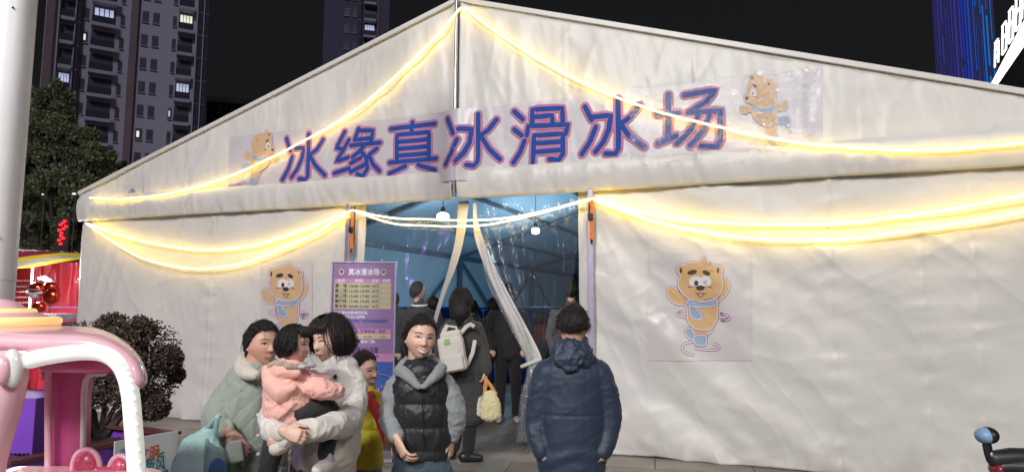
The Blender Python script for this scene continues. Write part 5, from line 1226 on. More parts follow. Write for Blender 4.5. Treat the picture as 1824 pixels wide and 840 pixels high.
    def locks(s, style, n=260, thick=.10, w=.030, child=0, zmin=-.9):
        V, F = HG[child]; Nn = V / np.linalg.norm(V, axis=1)[:, None]; Rr = np.linalg.norm(V, axis=1); rs = np.random.default_rng(int(s.k * 1e5) + n); m = MB(); k = s.k
        from mathutils.kdtree import KDTree
        kd = KDTree(len(Nn)); [kd.insert(v, i) for i, v in enumerate(Nn)]; kd.balance()
        for q in range(n):
            a, b, lift = lock_dirs(style, rs); a = a / np.linalg.norm(a); b = b / np.linalg.norm(b); pts = []; N_ = 9; th_ = thick * rs.uniform(.9, 1.25); wob = rs.normal(0, .05, 3)
            for i in range(N_):
                t = i / (N_ - 1); d = a * (1 - t) + b * t + wob * math.sin(math.pi * t); d = d / (np.linalg.norm(d) + 1e-9); _, j, _ = kd.find(d); r = Rr[j] + th_ + lift * t * t * rs.uniform(.3, 1)
                if i == 0: r -= .05
                pts.append(s.T(*(d * r)))
            m.tube(pts, [(w * k * q_, w * k * q_ * .55) for q_ in (.3, .8, 1, 1, 1, .95, .85, .6, .2)], 5)
        for q in range(int(n * .35)):   # flyaways
            a, b, lift = lock_dirs(style, rs); a = a / np.linalg.norm(a) + rs.normal(0, .12, 3); b = b / np.linalg.norm(b) + rs.normal(0, .22, 3); pts = []; up = rs.uniform(.03, .12)
            for i in range(7):
                t = i / 6; d = a * (1 - t) + b * t; d = d / (np.linalg.norm(d) + 1e-9); _, j, _ = kd.find(d); pts.append(s.T(*(d * (Rr[j] + thick + up * math.sin(math.pi * t * .8) + lift * t * t))))
            m.tube(pts, .0075 * k, 4)
        return s.raw('hair_lock', m, M_hair)
    def finish(s, hip=None):
        if s.vox < .005 and s.nk is not None:
            hp = hip or Vector((s.nk.x, s.Y, s.g + (s.nk.z - s.g) * .60)); s.skin.tube([s.nk, (s.nk + hp) / 2 + Vector((0, .02, 0)), hp], [(.06, .05), (.10, .07), (.11, .07)], 14, side=(1, 0, 0)); s.skin.tube([s.nk - Vector((.10, 0, .11)), s.nk - Vector((-.10, 0, .11))], .03, 10)
        me = fuse(s.skin, s.vox, 1, 'body', sf=.35); co, _ = co_no(me); col = np.tile(s.col, (len(co), 1))
        col *= (1 + .05 * vnoise(co, 30, 2))[:, None]
        for c, Rm, k, mouth, smile, blush in s.heads:
            L = ((co - np.array(c)) @ Rm) / k; near = (np.abs(L) < 1.4).all(axis=1) & (L[:, 1] > 0)
            b = near * blush * np.exp(-((np.abs(L[:, 0]) - .38) / .17) ** 2 - ((L[:, 2] + .28) / .17) ** 2)
            b += near * blush * .5 * np.exp(-(L[:, 0] / .12) ** 2 - ((L[:, 2] + .30) / .10) ** 2)
            col = col * (1 - b[:, None]) + b[:, None] * (s.col * np.array([1.06, .62, .60]))
        me.transform(Matrix.Translation(-s.o)); me.color_attributes.new('Col', 'FLOAT_COLOR', 'POINT')
        buf = np.ones((len(co), 4)); buf[:, :3] = col; me.color_attributes['Col'].data.foreach_set('color', buf.ravel())
        return link('body', me, M_skin, s.root)
def hand(mb, w, d, n, size=1.0, curl=25, thumb=1, spread=.0):
    """wrist point, finger direction, palm normal (towards the palm side)"""
    d = Vector(d).normalized(); n = Vector(n); n = (n - d * n.dot(d)).normalized(); s_ = d.cross(n).normalized(); S = size
    w = Vector(w)
    mb.tube([w - d * .02 * S, w + d * .02 * S, w + d * .055 * S, w + d * .085 * S], [(.026 * S, .020 * S), (.034 * S, .017 * S), (.040 * S, .015 * S), (.038 * S, .012 * S)], 16, side=s_)
    for i, (o, ln) in enumerate(((-1.5, .86), (-.5, 1.0), (.5, .95), (1.5, .74))):
        p = w + d * (.078 - .004 * abs(o)) * S + s_ * (o * .0195 * S); a = 0; dd = (d + s_ * o * spread).normalized(); pts = [p - dd * .02 * S, p]
        for L_, f in ((.042, .8), (.027, 1.15), (.021, .8)):
            a += R(curl) * f; q = (dd * math.cos(a) + n * math.sin(a)); p = p + q * (L_ * ln * S); pts.append(p)
        mb.tube(pts, [.0092 * S, .0095 * S, .0088 * S, .0080 * S, .0068 * S], 10)
    p = w + d * .018 * S + s_ * (thumb * -.026 * S); q1 = (d * .75 - s_ * thumb * .65 + n * .25).normalized(); q2 = (d * .95 - s_ * thumb * .15 + n * .35).normalized()
    mb.tube([p, p + q1 * .035 * S, p + q1 * .035 * S + q2 * .030 * S, p + q1 * .035 * S + q2 * .055 * S], [.013 * S, .0115 * S, .010 * S, .0078 * S], 10)
def wrinkle(amp=.004, sc=9, seed=1, dirv=(1, 1, .45)):
    return folds(amp * 1.1, sc * .8, 65 if seed % 2 else -60, seed, .45)
def puffer(pitch, amp, z0=0, slope=0, seed=3):
    def f(co, no):
        q = (co[:, 2] - z0 + slope * co[:, 0]) / pitch; t = np.abs(np.sin(np.pi * q)); h = t ** .55
        return amp * (h - .8) + folds(amp * .38, 17, 85, seed, .5, 6)(co, no) * h
    return f
def baldcap(p, mb, z=.18, r=(.74, .84, .86), y=-.12, child=0, thick=.085, low=0.0, back=0.0):
    V, F = HG[child]; V = V.copy(); az = np.degrees(np.arctan2(np.abs(V[:, 0]), V[:, 1])); n = V / np.linalg.norm(V, axis=1)[:, None]
    th = np.interp(az, [0, 25, 45, 62, 80, 95, 110, 140, 180], [.76 - low, .73 - low, .60 - low, .34, -.02, -.22, -.45 + back, -.68 + back, -.74 + back]); mk = sst(V[:, 2] - th, -.05, .10)
    t = -.07 + mk * (.07 + thick + .03 * np.clip(-V[:, 1], 0, 1)); V = V + n * t[:, None]
    Wd = (V * p.k) @ p.Rm.T + np.array(p.c); mb.add([tuple(v) for v in Wd], F)

# --- grandmother in the grey-green quilted coat
Y = 3.75; p = Person(448, Y, 'older woman in a quilted grey-green coat with cream collar at far left', 'tan')
p.head(467, 613, .236, yaw=30, pitch=2, roll=-3, mouth='open', smile=.1, neck=W(458, 668, Y), brow=1.0, squint=.75, blush=.3, nw=.56)
h = MB(); baldcap(p, h, .20, (.735, .82, .84), -.16); p.hell(h, 0, -.62, -.12, .42, .36, .42); p.hell(h, .52, -.18, .02, .20, .34, .40); p.hell(h, -.52, -.18, .02, .20, .34, .40)
p.hell(h, 0, -.55, -.50, .50, .30, .36); p.hair(h); p.locks('tied', 280)
coat = MB(); p.trunk(coat, [(458, 660, 32, 26), (452, 678, 50, 36), (449, 720, 58, 44), (447, 770, 60, 48), (446, 830, 64, 52), (446, 890, 68, 55), (446, 920, 68, 55)])
p.limb(coat, [(420, 688, 26), (402, 716, 27, Y - .03), (388, 742, 27, Y - .08), (390, 760, 23, Y - .15), (399, 765, 18, Y - .18)], sk=1); p.limb(coat, [(486, 690, 24), (500, 740, 24), (498, 790, 20)], sk=1)
def quilt(co, no):
    w = vnoise(co, 14, 4); x = co[:, 0]; z = co[:, 2]
    q1 = np.sin((z * 1.0 + x * 1.1) * 34 + 1.2 * w); q2 = np.sin((z * 1.0 - x * 1.2) * 30 + 1.1 * w)
    return -.008 * np.exp(-(q1 / .16) ** 2) - .005 * np.exp(-(q2 / .16) ** 2) + .003 * w + folds(.006, 9, 60, 5)(co, no)
M_coat = cloth('coat_sage', (.245, .285, .235), .8, sheen=.5); p.part('coat', coat, M_coat, .008, 2, quilt)
m = MB(); m.tube([W(406, 769, Y - .20) + Vector((.045 * math.cos(a) * .65, -.03 * math.cos(a), .050 * math.sin(a))) for a in np.linspace(0, 6.28, 25)], .016, 10); p.part('cuff', m, cloth('cuff_sage', (.33, .36, .29), .9, sheen=.5), .006, 2)
m = MB(); p.limb(m, [(404, 763, 24.5, Y - .20), (405, 764, 24.5, Y - .205)]) ; 
M_cream = cloth('fleece_cream', (.56, .52, .45), .95, bump=.7, bscale=90, sheen=.4)
m = MB(); p.limb(m, [(432, 640, 11, Y + .03), (432, 655, 14, Y - .04), (442, 664, 13, Y - .12), (455, 668, 9, Y - .16)], n=6); p.limb(m, [(432, 640, 11, Y + .03), (455, 645, 12, Y + .10), (482, 645, 11, Y + .04), (486, 660, 11, Y - .08)]); p.part('collar', m, M_cream, .006, 3, wrinkle(.002, 40))
hand(p.skin, W(411, 770, Y - .23), W(428, 792, Y - .235) - W(411, 770, Y - .23), (-.3, 1, 0), .85, 12); p.skin.tube([W(400, 762, Y - .18), W(410, 770, Y - .22), W(416, 776, Y - .225)], .026, 12)
m = MB(); a = [W(x, y, Y - .262) for x, y in ((402, 786), (430, 782), (434, 820), (405, 828))]; m.grid(lambda u, v: a[0].lerp(a[1], u).lerp(a[3].lerp(a[2], u), v) + Vector((0, .03 * (u - .5) ** 2, 0)), 8, 8); o = p.raw('pocket', m, M_coat); o.modifiers.new('t', 'SOLIDIFY').thickness = .006
for y in (738, 775, 808): m = MB(); m.ell(W(460, y, Y - .185), (.010, .006, .010)); p.raw('button', m, M_cream)
m = MB(); p.trunk(m, [(446, 905, 50, 40), (446, 925, 50, 40)]); p.legs(m, (446, 915), .085); p.part('trousers', m, cloth('trousers_dark', (.02, .02, .024)), .011)
p.legs(MB(), (446, 915), .085, shoes=M_black); p.finish()
# mint backpack carried at her side
Yb = Y - .30; org = W(358, 835, Yb); t = empty('backpack', org, 0, label='mint green backpack with grey dots carried by the older woman', cat='backpack')
M_mint = cloth('mint_nylon', (.36, .60, .55), .6, sheen=.1); m = MB()
m.tube([W(372, 768, Yb), W(362, 790, Yb), (W(352, 830, Yb)), (W(348, 880, Yb))], [(.035, .03), (.10, .055), (.125, .07), (.12, .07)], 26, side=(1, 0, 0)); me = fuse(m, .007, 3, disp=wrinkle(.003, 18)); me.transform(Matrix.Translation(-org)); link('bag_body', me, M_mint, t)
m = MB()
for pts in (((362, 772), (378, 752), (392, 738)), ((382, 782), (384, 764), (388, 742))): m.tube([W(a, b, Yb - .03 * i) for i, (a, b) in enumerate(pts)], [(.012, .004)] * 3, 8)
me = m.mesh(); me.transform(Matrix.Translation(-org)); link('strap', me, M_mint, t)
m = MB(); q = [W(x, y, Yb - .075) for x, y in ((368, 782), (396, 800), (398, 872), (362, 880))]; m.grid(lambda u, v: q[0].lerp(q[1], u).lerp(q[3].lerp(q[2], u), v) + Vector((0, .03 * (2 * u - 1) ** 2 - .01, 0)), 10, 10); me = m.mesh(); me.transform(Matrix.Translation(-org)); o = link('front_pocket', me, cloth('mint_grey', (.20, .34, .32), .6), t); o.modifiers.new('t', 'SOLIDIFY').thickness = .012
for i in range(26): m = MB(); m.ell((0, 0, 0), (.0045, .002, .0045)); 
dm = MB(); dm.ell((0, 0, 0), (.0045, .002, .0045), seg=8, rings=6); dme = dm.mesh('dot'); setmats(dme, cloth('dot_grey', (.10, .16, .16)))
for i in range(26): u, v = random.random(), random.random(); o = link('dot', dme, None, t); o.location = q[0].lerp(q[1], u).lerp(q[3].lerp(q[2], u), v) + Vector((0, .03 * (2 * u - 1) ** 2 - .012, 0)) - org
m = MB(); m.ell(W(388, 838, Yb - .10), (.045, .006, .06)); me = m.mesh(); me.transform(Matrix.Translation(-org)); link('round_patch', me, mat('patch_navy', (.03, .10, .22), .5), t)

# --- mother in the cream sweatshirt
Y = 3.55; p = Person(585, Y, 'woman with a black bob in a cream sweatshirt holding the toddler', 'fair')
p.head(589, 603, .226, yaw=-52, pitch=-8, roll=0, mouth='closed', smile=.15, neck=W(603, 655, Y + .02), squint=.35, brow=.8, blush=.15, nw=.46)
h = MB(); baldcap(p, h, .20, (.80, .90, .86), -.14)
for sg in (-1, 1):
    p.hell(h, sg * .60, -.22, -.28, .26, .55, .62); p.hell(h, sg * .62, .08, -.05, .16, .30, .50)
p.hell(h, 0, -.60, -.30, .62, .42, .66)
for x in (-.48, -.32, -.16, 0, .16, .32, .48): p.htube(h, [(x * .8, .45, .86), (x, .74 - .25 * x * x, .62), (x * 1.05, .80 - .45 * x * x, .34)], [.14, .11, .04])
def cutbob(): pass
p.hair(h, .012, 40); p.locks('bob', 300, thick=.17)
M_sweat = cloth('sweatshirt_cream', (.62, .60, .55), .9, sheen=.3)
top = MB(); p.trunk(top, [(603, 652, 34, 24), (602, 668, 42, 30), (597, 705, 47, 36), (592, 755, 50, 40), (584, 790, 56, 44), (575, 815, 58, 46)])
p.limb(top, [(630, 676, 21), (632, 715, 24, Y - .05), (618, 748, 25, Y - .2), (580, 762, 22, Y - .42), (540, 768, 19, Y - .50), (512, 782, 16, Y - .52), (500, 792, 15, Y - .5)], sk=1)
p.limb(top, [(572, 676, 20), (520, 715, 22, Y - .05), (486, 738, 22, Y - .22), (484, 762, 20, Y - .38), (497, 772, 17, Y - .48)], sk=1)
p.part('sweatshirt', top, M_sweat, .007, 2, mixd(folds(.008, 6.5, -28, 4), folds(.004, 14, 60, 9)))
m = MB(); p.limb(m, [(498, 770, 18, Y - .49), (505, 770, 17, Y - .52)]); p.part('cuff', m, M_sweat, .006); m = MB(); p.limb(m, [(500, 793, 15, Y - .5), (493, 797, 14, Y - .5)]); p.part('cuff', m, M_sweat, .006)
p.skin.tube([W(500, 770, Y - .5), W(512, 766, Y - .55)], .026, 12); hand(p.skin, W(507, 767, Y - .56), W(540, 778, Y - .575) - W(507, 767, Y - .56), (0, 1, -.30), .80, 40, thumb=-1, spread=.02)
p.skin.tube([W(498, 795, Y - .5), W(490, 796, Y - .51)], .022, 12); hand(p.skin, W(496, 797, Y - .52), W(478, 785, Y - .51) - W(496, 797, Y - .52), (.2, .9, .4), .62, 45)
m = MB(); m.ell(W(597, 670, Y - .105), (.009, .003, .012), M=Matrix.Rotation(.4, 4, 'Y')); p.raw('chest_mark', m, M_black)
m = MB(); p.trunk(m, [(568, 812, 50, 40), (566, 850, 50, 40), (566, 880, 46, 36)]); p.legs(m, (566, 880), .08); p.part('trousers', m, cloth('trousers_grey', (.12, .115, .125)), .01, 2, wrinkle(.004, 10)); 
p.legs(MB(), (566, 880), .08, shoes=M_white); p.finish()

# --- toddler in the pink coat
Y = 3.22; p = Person(520, Y, 'toddler in a peach-pink hooded coat held in the arms of the cream-clad woman', 'rosy', floor=.70)
p.head(524, 613, .172, yaw=64, pitch=-2, roll=0, child=1, mouth='closed', neck=W(520, 655, Y + .03), brow=.5, squint=.85, blush=.35, nw=.42)
h = MB(); baldcap(p, h, .17, (.78, .84, .90), -.17); 
for sg in (-1, 1): p.hell(h, sg * .58, -.12, -.10, .22, .42, .56)
p.hell(h, 0, -.62, -.22, .56, .34, .58)
for x in (-.5, -.3, -.1, .1, .3, .5): p.htube(h, [(x * .8, .45, .86), (x, .70 - .22 * x * x, .66), (x * 1.08, .76 - .45 * x * x, .42)], [.15, .12, .05])
p.hair(h, .014, 36); p.locks('kid', 240, thick=.12, child=1)
M_peach = cloth('coat_peach', (.78, .43, .37), .75, sheen=.3)
top = MB(); p.trunk(top, [(520, 660, 30, 26), (516, 680, 38, 34), (513, 705, 42, 38), (514, 730, 42, 38), (520, 744, 34, 32)])
p.limb(top, [(540, 682, 20), (562, 690, 19, Y - .03), (582, 694, 17, Y - .03), (600, 695, 14, Y)], sk=1); p.limb(top, [(545, 675, 18, Y + .12), (580, 680, 14, Y + .16)], sk=1)
pf = puffer(.075, .006, .0, .35)
p.part('coat', top, M_peach, .006, 2, mixd(pf, folds(.006, 14, 35, 6), folds(.003, 26, -40, 8)))
m = MB(); m.tube([W(x, y, Y - d_) for x, y, d_ in ((478, 660, .02), (487, 684, .05), (505, 700, .09), (522, 690, .10))], [.032, .052, .05, .022], 16); m.tube([W(482, 662, Y), W(505, 660, Y - .06), (W(530, 664, Y - .08))], [.04, .045, .022], 14); p.part('hood', m, M_peach, .006, 4, wrinkle(.003, 20, 9))
m = MB(); m.tube([Vector(q) for q in catmull([tuple(W(x, y, Y - d_)) for x, y, d_ in ((474, 656, .0), (486, 649, .05), (503, 647, .08), (520, 652, .09), (534, 654, .07))], 5)], [.016] * 21, 12); p.part('fur_trim', m, cloth('fur_beige', (.42, .34, .24), .95, bump=1, bscale=120, sheen=.4), .0045, 1, lambda c, n: .006 * vnoise(c, 160, 3))
m = MB(); m.tube([Vector(q) for q in catmull([tuple(W(x, y, Y - d_)) for x, y, d_ in ((512, 652, .07), (528, 654, .085), (545, 651, .08), (558, 651, .05))], 5)], [.009] * 16, 10); p.part('scarf', m, cloth('scarf_pale', (.48, .46, .50), .9, var=.35), .0045, 1, lambda c, n: .005 * vnoise(c, 120, 6))
tr = MB(); p.limb(tr, [(515, 738, 24), (550, 732, 19, Y - .02), (580, 724, 17, Y + .08), (592, 745, 17, Y + .10), (586, 775, 16, Y + .0), (580, 808, 14, Y - .02)]); p.limb(tr, [(505, 742, 24, Y + .06), (492, 775, 19, Y + .12), (484, 805, 18, Y + .08), (474, 845, 16, Y + .05)])
M_tt2 = cloth('toddler_trousers', (.018, .018, .021), .85); p.part('trousers', tr, M_tt2, .006, 2, wrinkle(.003, 22))
p.limb(p.skin, [(515, 700, 14), (515, 735, 14), (550, 730, 9, Y - .02), (588, 735, 8, Y + .1), (582, 800, 7)]); p.limb(p.skin, [(515, 735, 14), (492, 775, 9, Y + .12), (476, 840, 8, Y + .05)]); p.limb(p.skin, [(530, 670, 10), (570, 690, 8), (590, 694, 6)])
hand(p.skin, W(588, 694, Y - .01), (1, .1, 0), (0, 0, -1), .36, 50); hand(p.skin, W(570, 680, Y + .16), (1, .2, 0), (0, 0, -1), .36, 50)
m = MB(); p.limb(m, [(581, 806, 13, Y - .02), (583, 822, 12, Y - .02)]); p.part('sock', m, cloth('sock_blue_grey', (.38, .42, .46), .9), .005)
M_shoe = mat('shoe_cream', (.62, .55, .50), .6)
m = MB(); p.limb(m, [(588, 826, 12, Y), (576, 832, 14, Y - .05), (566, 836, 11, Y - .09)]); p.part('shoe', m, M_shoe, .005); m = MB(); p.limb(m, [(474, 848, 13, Y + .05), (462, 858, 11, Y - .02)]); p.part('shoe', m, M_shoe, .005)
p.finish()

# --- girl in the yellow jacket
Y = 4.05; p = Person(650, Y, 'girl in a yellow padded jacket with a red neckerchief behind the cream sweatshirt', 'rosy')
p.head(648, 659, .205, yaw=48, pitch=0, roll=4, mouth='teeth', smile=.6, neck=W(650, 700, Y + .02), brow=.7, squint=.6, blush=.2, nw=.44)
h = MB(); baldcap(p, h, .19, (.74, .83, .86), -.15); p.hell(h, 0, -.88, -.05, .30, .30, .42); p.hell(h, 0, -.55, -.50, .46, .30, .36); p.hair(h); p.locks('tied', 200)
M_yel = cloth('jacket_yellow', (.62, .52, .035), .6, sheen=.1); j = MB(); p.trunk(j, [(652, 694, 20, 16), (652, 710, 30, 22), (648, 760, 34, 26), (646, 800, 37, 28), (645, 824, 36, 27)])
p.limb(j, [(672, 714, 15), (683, 745, 16, Y - .04), (694, 772, 15, Y - .10), (703, 784, 12, Y - .16)], sk=1); p.limb(j, [(626, 714, 15), (616, 760, 15, Y), (622, 800, 13, Y)], sk=1)
pf = puffer(.115, .010, .02, .1); p.part('jacket', j, M_yel, .007, 2, pf)
M_ker = cloth('kerchief_red', (.62, .035, .02), .6)
m = MB(); p.limb(m, [(640, 694, 6, Y - .08), (650, 703, 7, Y - .11), (662, 702, 6, Y - .08)]); 
for pts, ws in ((((650, 700), (664, 724), (676, 752), (684, 790)), (.022, .032, .026, .010)), (((652, 702), (672, 718), (688, 752), (700, 776)), (.014, .016, .014, .008))):
    m.tube([Vector(q) for q in catmull([tuple(W(a, b, Y - .115 - .012 * i)) for i, (a, b) in enumerate(pts)], 5)], [(q[0] * .7, .006) for q in catmull([(w,) for w in ws], 5)], 12, side=(1, 0, 0))
p.part('neckerchief', m, M_ker, .004, 1, wrinkle(.002, 40))
m = MB(); p.limb(m, [(626, 800, 10, Y - .0), (630, 822, 9, Y - .02)]); 
p.skin.tube([W(624, 800, Y), W(629, 820, Y - .02)], .02, 10); hand(p.skin, W(627, 815, Y - .02), (.25, -.1, -1), (1, 0, 0), .8, 22)
p.skin.tube([W(700, 782, Y - .15), W(708, 788, Y - .2)], .018, 10); hand(p.skin, W(706, 786, Y - .19), (.6, -.7, -.45), (.3, .2, -1), .75, 30)
m = MB(); p.trunk(m, [(646, 815, 32, 24), (646, 850, 34, 26)]); p.legs(m, (646, 850), .062); p.part('jeans', m, cloth('jeans_light', (.14, .22, .29)), .01); p.legs(MB(), (646, 850), .062, shoes=M_white); p.finish()

# --- smiling woman in the black padded vest
Y = 3.7; p = Person(750, Y, 'smiling woman in a black padded vest over a grey hoodie', 'fair')
p.head(749, 601, .232, yaw=14, pitch=0, roll=-6, mouth='teeth', smile=1.0, neck=W(749, 650, Y + .03), brow=.75, squint=.60, blush=.22, nw=.48)
h = MB(); baldcap(p, h, .20, (.725, .84, .86), -.17); p.hell(h, 0, -.72, -.05, .36, .30, .38)
for sg in (-1, 1): p.hell(h, sg * .55, -.02, .10, .16, .30, .42)
p.hell(h, 0, -.50, -.55, .58, .34, .45); p.hair(h, .012, 40); p.locks('tied', 300)
M_hood = cloth('hoodie_grey', (.225, .245, .255), .9, sheen=.3)
sl = MB(); p.trunk(sl, [(750, 672, 40, 24), (751, 684, 46, 28), (752, 740, 46, 30)])
p.limb(sl, [(707, 684, 17), (698, 715, 21), (696, 745, 20, Y - .03), (703, 768, 17, Y - .07), (707, 777, 13, Y - .10)], sk=1); p.limb(sl, [(794, 682, 17), (806, 715, 20), (811, 745, 19), (808, 768, 15), (805, 778, 12)], sk=1)
p.part('hoodie', sl, M_hood, .007, 2, mixd(folds(.008, 9, -20, 5), folds(.003, 18, 15, 3)))
m = MB()
p.limb(m, [(712, 664, 9, Y - .02), (721, 647, 10, Y + .04), (740, 640, 10, Y + .12), (770, 643, 10, Y + .06), (786, 656, 9, Y - .02)], n=6); p.limb(m, [(712, 658, 10, Y - .02), (726, 668, 10, Y - .10), (746, 688, 6, Y - .15)]); p.limb(m, [(787, 654, 10, Y - .02), (776, 668, 10, Y - .10), (756, 688, 6, Y - .15)])
p.part('hood', m, M_hood, .007, 4, wrinkle(.003, 22, 2))
M_vest = cloth('vest_black', (.012, .013, .016), .46, sheen=.1)
v = MB(); p.trunk(v, [(750, 659, 38, 25), (750, 668, 47, 33), (750, 682, 52, 37), (750, 712, 53, 40), (752, 752, 52, 40), (754, 785, 51, 38), (754, 797, 49, 37)])
pf = puffer(.118, .014, .045, .0, 8); p.part('vest', v, M_vest, .008, 2, pf)
m = MB(); m.tube([W(751, 676, Y - .135), W(752, 712, Y - .135), W(754, 760, Y - .133), W(755, 800, Y - .125)], .0030, 8); p.raw('zip', m, M_black)
m = MB(); m.tube([W(749, 640, Y + .02), W(749, 650, Y + .0), W(750, 664, Y - .03)], [(.052, .052), (.058, .058), (.085, .070)], 18, side=(1, 0, 0)); p.part('black_top', m, M_vest, .006, 2)
p.skin.tube([W(706, 776, Y - .1), W(709, 786, Y - .12)], .022, 12); hand(p.skin, W(708, 783, Y - .13), W(722, 815, Y - .16) - W(708, 783, Y - .13), (.8, .5, 0), .95, 30, spread=.03)
p.skin.tube([W(805, 776, Y), W(803, 786, Y)], .02, 12); hand(p.skin, W(804, 782, Y), (-.05, 0, -1), (-1, .2, 0), .9, 25)
m = MB(); p.trunk(m, [(753, 798, 42, 29), (752, 830, 48, 36)]); p.legs(m, (752, 840), .083, spread=.03); p.part('jeans', m, cloth('jeans_dark', (.045, .075, .10)), .009, 2, wrinkle(.003, 12)); p.legs(MB(), (752, 840), .083, spread=.03, shoes=M_white); p.finish()

# --- man in the navy jacket, from behind
Y = 3.5; p = Person(1020, Y, 'man in a navy hooded jacket seen from behind in front of the doorway', 'tan')
p.head(1021, 579, .214, yaw=172, pitch=0, mouth='closed', neck=W(1021, 630, Y), eyes=False, nw=.54)
h = MB(); baldcap(p, h, thick=.05, back=.36); p.hair(h, .012, 60, lock=.9); p.locks('short', 800, thick=.035, w=.021)
M_nv = cloth('jacket_navy', (.014, .028, .055), .58, sheen=.1, bump=.15); j = MB(); p.trunk(j, [(1020, 628, 34, 26), (1020, 645, 50, 32), (1020, 665, 60, 37), (1019, 720, 60, 40), (1018, 780, 61, 41), (1017, 822, 61, 42)])
p.limb(j, [(975, 664, 25), (962, 705, 23), (957, 745, 22), (958, 775, 20, Y - .02), (965, 802, 16, Y - .05)], sk=1); p.limb(j, [(1064, 666, 26), (1079, 705, 23), (1085, 740, 22), (1082, 775, 19, Y - .02), (1074, 802, 16, Y - .05)], sk=1)
def jack(c, n):
    w = folds(.003, 5.5, -62, 3)(c, n) + folds(.0016, 12, 20, 8)(c, n); q = c[:, 2] + .22 * np.abs(c[:, 0] - p.o.x); f = .004 * np.sin(q * 75 + 2 * vnoise(c, 5, 2)) * sst(-c[:, 2], -.92, -.72)
    arm = sst(np.abs(c[:, 0] - p.o.x), .135, .175); return w + f * (1 - arm) + arm * folds(.0035, 12, 12, 15)(c, n) - .004 * np.exp(-((c[:, 2] - .965) / .006) ** 2) * (np.abs(c[:, 0] - p.o.x) < .15)
p.part('jacket', j, M_nv, .007, 2, jack)
m = MB(); p.trunk(m, [(1020, 614, 27, 26, Y + .0), (1019, 624, 35, 30, Y - .02), (1018, 638, 37, 26, Y - .06), (1017, 649, 30, 18, Y - .09), (1017, 655, 16, 10, Y - .10)]); p.part('hood', m, M_nv, .006, 2, mixd(folds(.008, 14, 75, 12), folds(.005, 20, 10, 13)))
for x, s_ in ((966, -1), (1075, 1)):
    p.skin.tube([W(x, 798, Y - .05), W(x + -s_ * 4, 812, Y - .06)], .026, 12); hand(p.skin, W(x - s_ * 3, 806, Y - .03), (-.5 * s_, -.1, -1), (-s_, 0, 0), .8, 20)
m = MB(); p.trunk(m, [(1019, 818, 50, 34), (1019, 850, 55, 40)]); p.legs(m, (1019, 860), .092, spread=.04, fwd=1); p.part('trousers', m, cloth('trousers_black', (.008, .008, .009)), .009, 2); p.legs(MB(), (1019, 860), .092, spread=.04, shoes=M_black, fwd=1); p.finish()

# --- woman with the cream backpack at the doorway
Y = 6.85; p = Person(822, Y, 'long-haired woman in a dark grey coat with a cream backpack at the doorway', 'fair', vox=.006)
p.head(822, 536, .235, yaw=165, neck=W(822, 568, Y), eyes=False)
h = MB(); baldcap(p, h, .20, (.84, .90, .90), -.10); p.htube(h, [(0, -.5, 0), (.05, -.62, -.7), (.1, -.75, -1.3), (.05, -.85, -1.8)], [.62, .68, .58, .25]); p.htube(h, [(.5, -.3, -.1), (.62, -.4, -.8), (.6, -.5, -1.4)], [.3, .3, .12]); p.htube(h, [(-.5, -.3, -.1), (-.6, -.4, -.9), (-.6, -.6, -1.6)], [.3, .32, .12]); p.hair(h, .04, 22, lock=1.2, vox=.008); p.locks('long', 200, thick=.16, w=.05)
M_gc = cloth('coat_charcoal', (.040, .042, .040), .9); j = MB(); p.trunk(j, [(822, 568, 20, 14), (822, 580, 32, 18), (826, 620, 34, 21), (830, 680, 36, 23), (834, 736, 37, 24)]); p.limb(j, [(848, 585, 13), (858, 620, 13.5), (863, 648, 12, Y - .08), (866, 660, 10, Y - .1)], sk=1); p.limb(j, [(797, 586, 13), (788, 620, 13), (790, 655, 11)], sk=1)
p.part('coat', j, M_gc, .01, 2, wrinkle(.005, 9, 2))
p.skin.tube([W(865, 655, Y - .1), W(866, 665, Y - .1)], .022, 10); hand(p.skin, W(866, 660, Y - .1), (0, -.1, -1), (-1, .3, 0), .9, 40)
m = MB(); p.limb(m, [(838, 735, 14), (836, 770, 12), (834, 797, 11)]); p.limb(m, [(815, 735, 14, Y + .08), (812, 770, 12, Y + .1), (808, 794, 11, Y + .1)]); p.part('trousers', m, cloth('trousers_black2', (.01, .01, .011)), .01)
for x, dy in ((834, 0), (806, .12)): m = MB(); q = W(x, 700, Y + dy); m.tube([Vector((q.x - .04, Y + dy, .05)), Vector((q.x + .03, Y + dy, .05)), Vector((q.x + .12 * (1 if dy == 0 else -1), Y + dy, .04))], [.05, .048, .036], 12); m.tube([Vector((q.x, Y + dy, .06)), Vector((q.x, Y + dy, .14))], .05, 12); p.part('shoe', m, M_black, .009)
p.skin.tube([W(836, 720, Y), W(834, 798, Y)], .04, 10); p.skin.tube([W(815, 720, Y + .08), W(808, 796, Y + .1)], .04, 10); p.skin.tube([W(822, 565, Y), W(828, 650, Y), W(836, 725, Y)], .09, 12); p.skin.tube([W(848, 590, Y), W(860, 625, Y), W(865, 658, Y - .1)], .028, 10); p.skin.tube([W(815, 710, Y + .05), W(836, 725, Y)], .05, 10)
p.finish()
Yk = Y - .22; org = W(806, 660, Yk); t = empty('backpack', org, 0, label='cream square backpack with a green tag worn by the long-haired woman', cat='backpack'); M_cr = cloth('canvas_cream', (.58, .56, .50), .8)
BK = Matrix.Translation(-org)
def bk(m, nm, mt, vox=0, **k):
    me = fuse(m, vox, 2, disp=wrinkle(.003, 25)) if vox else m.mesh(); me.transform(BK); return link(nm, me, mt, t, **k)
m = MB(); c = W(806, 630, Yk); m.box(c, (.25, .15, .34), M=Matrix.Rotation(R(-10), 4, 'Y'), bev=.05); m.box(W(803, 596, Yk), (.20, .12, .08), M=Matrix.Rotation(R(-10), 4, 'Y'), bev=.03); bk(m, 'bag_body', M_cr, .008)
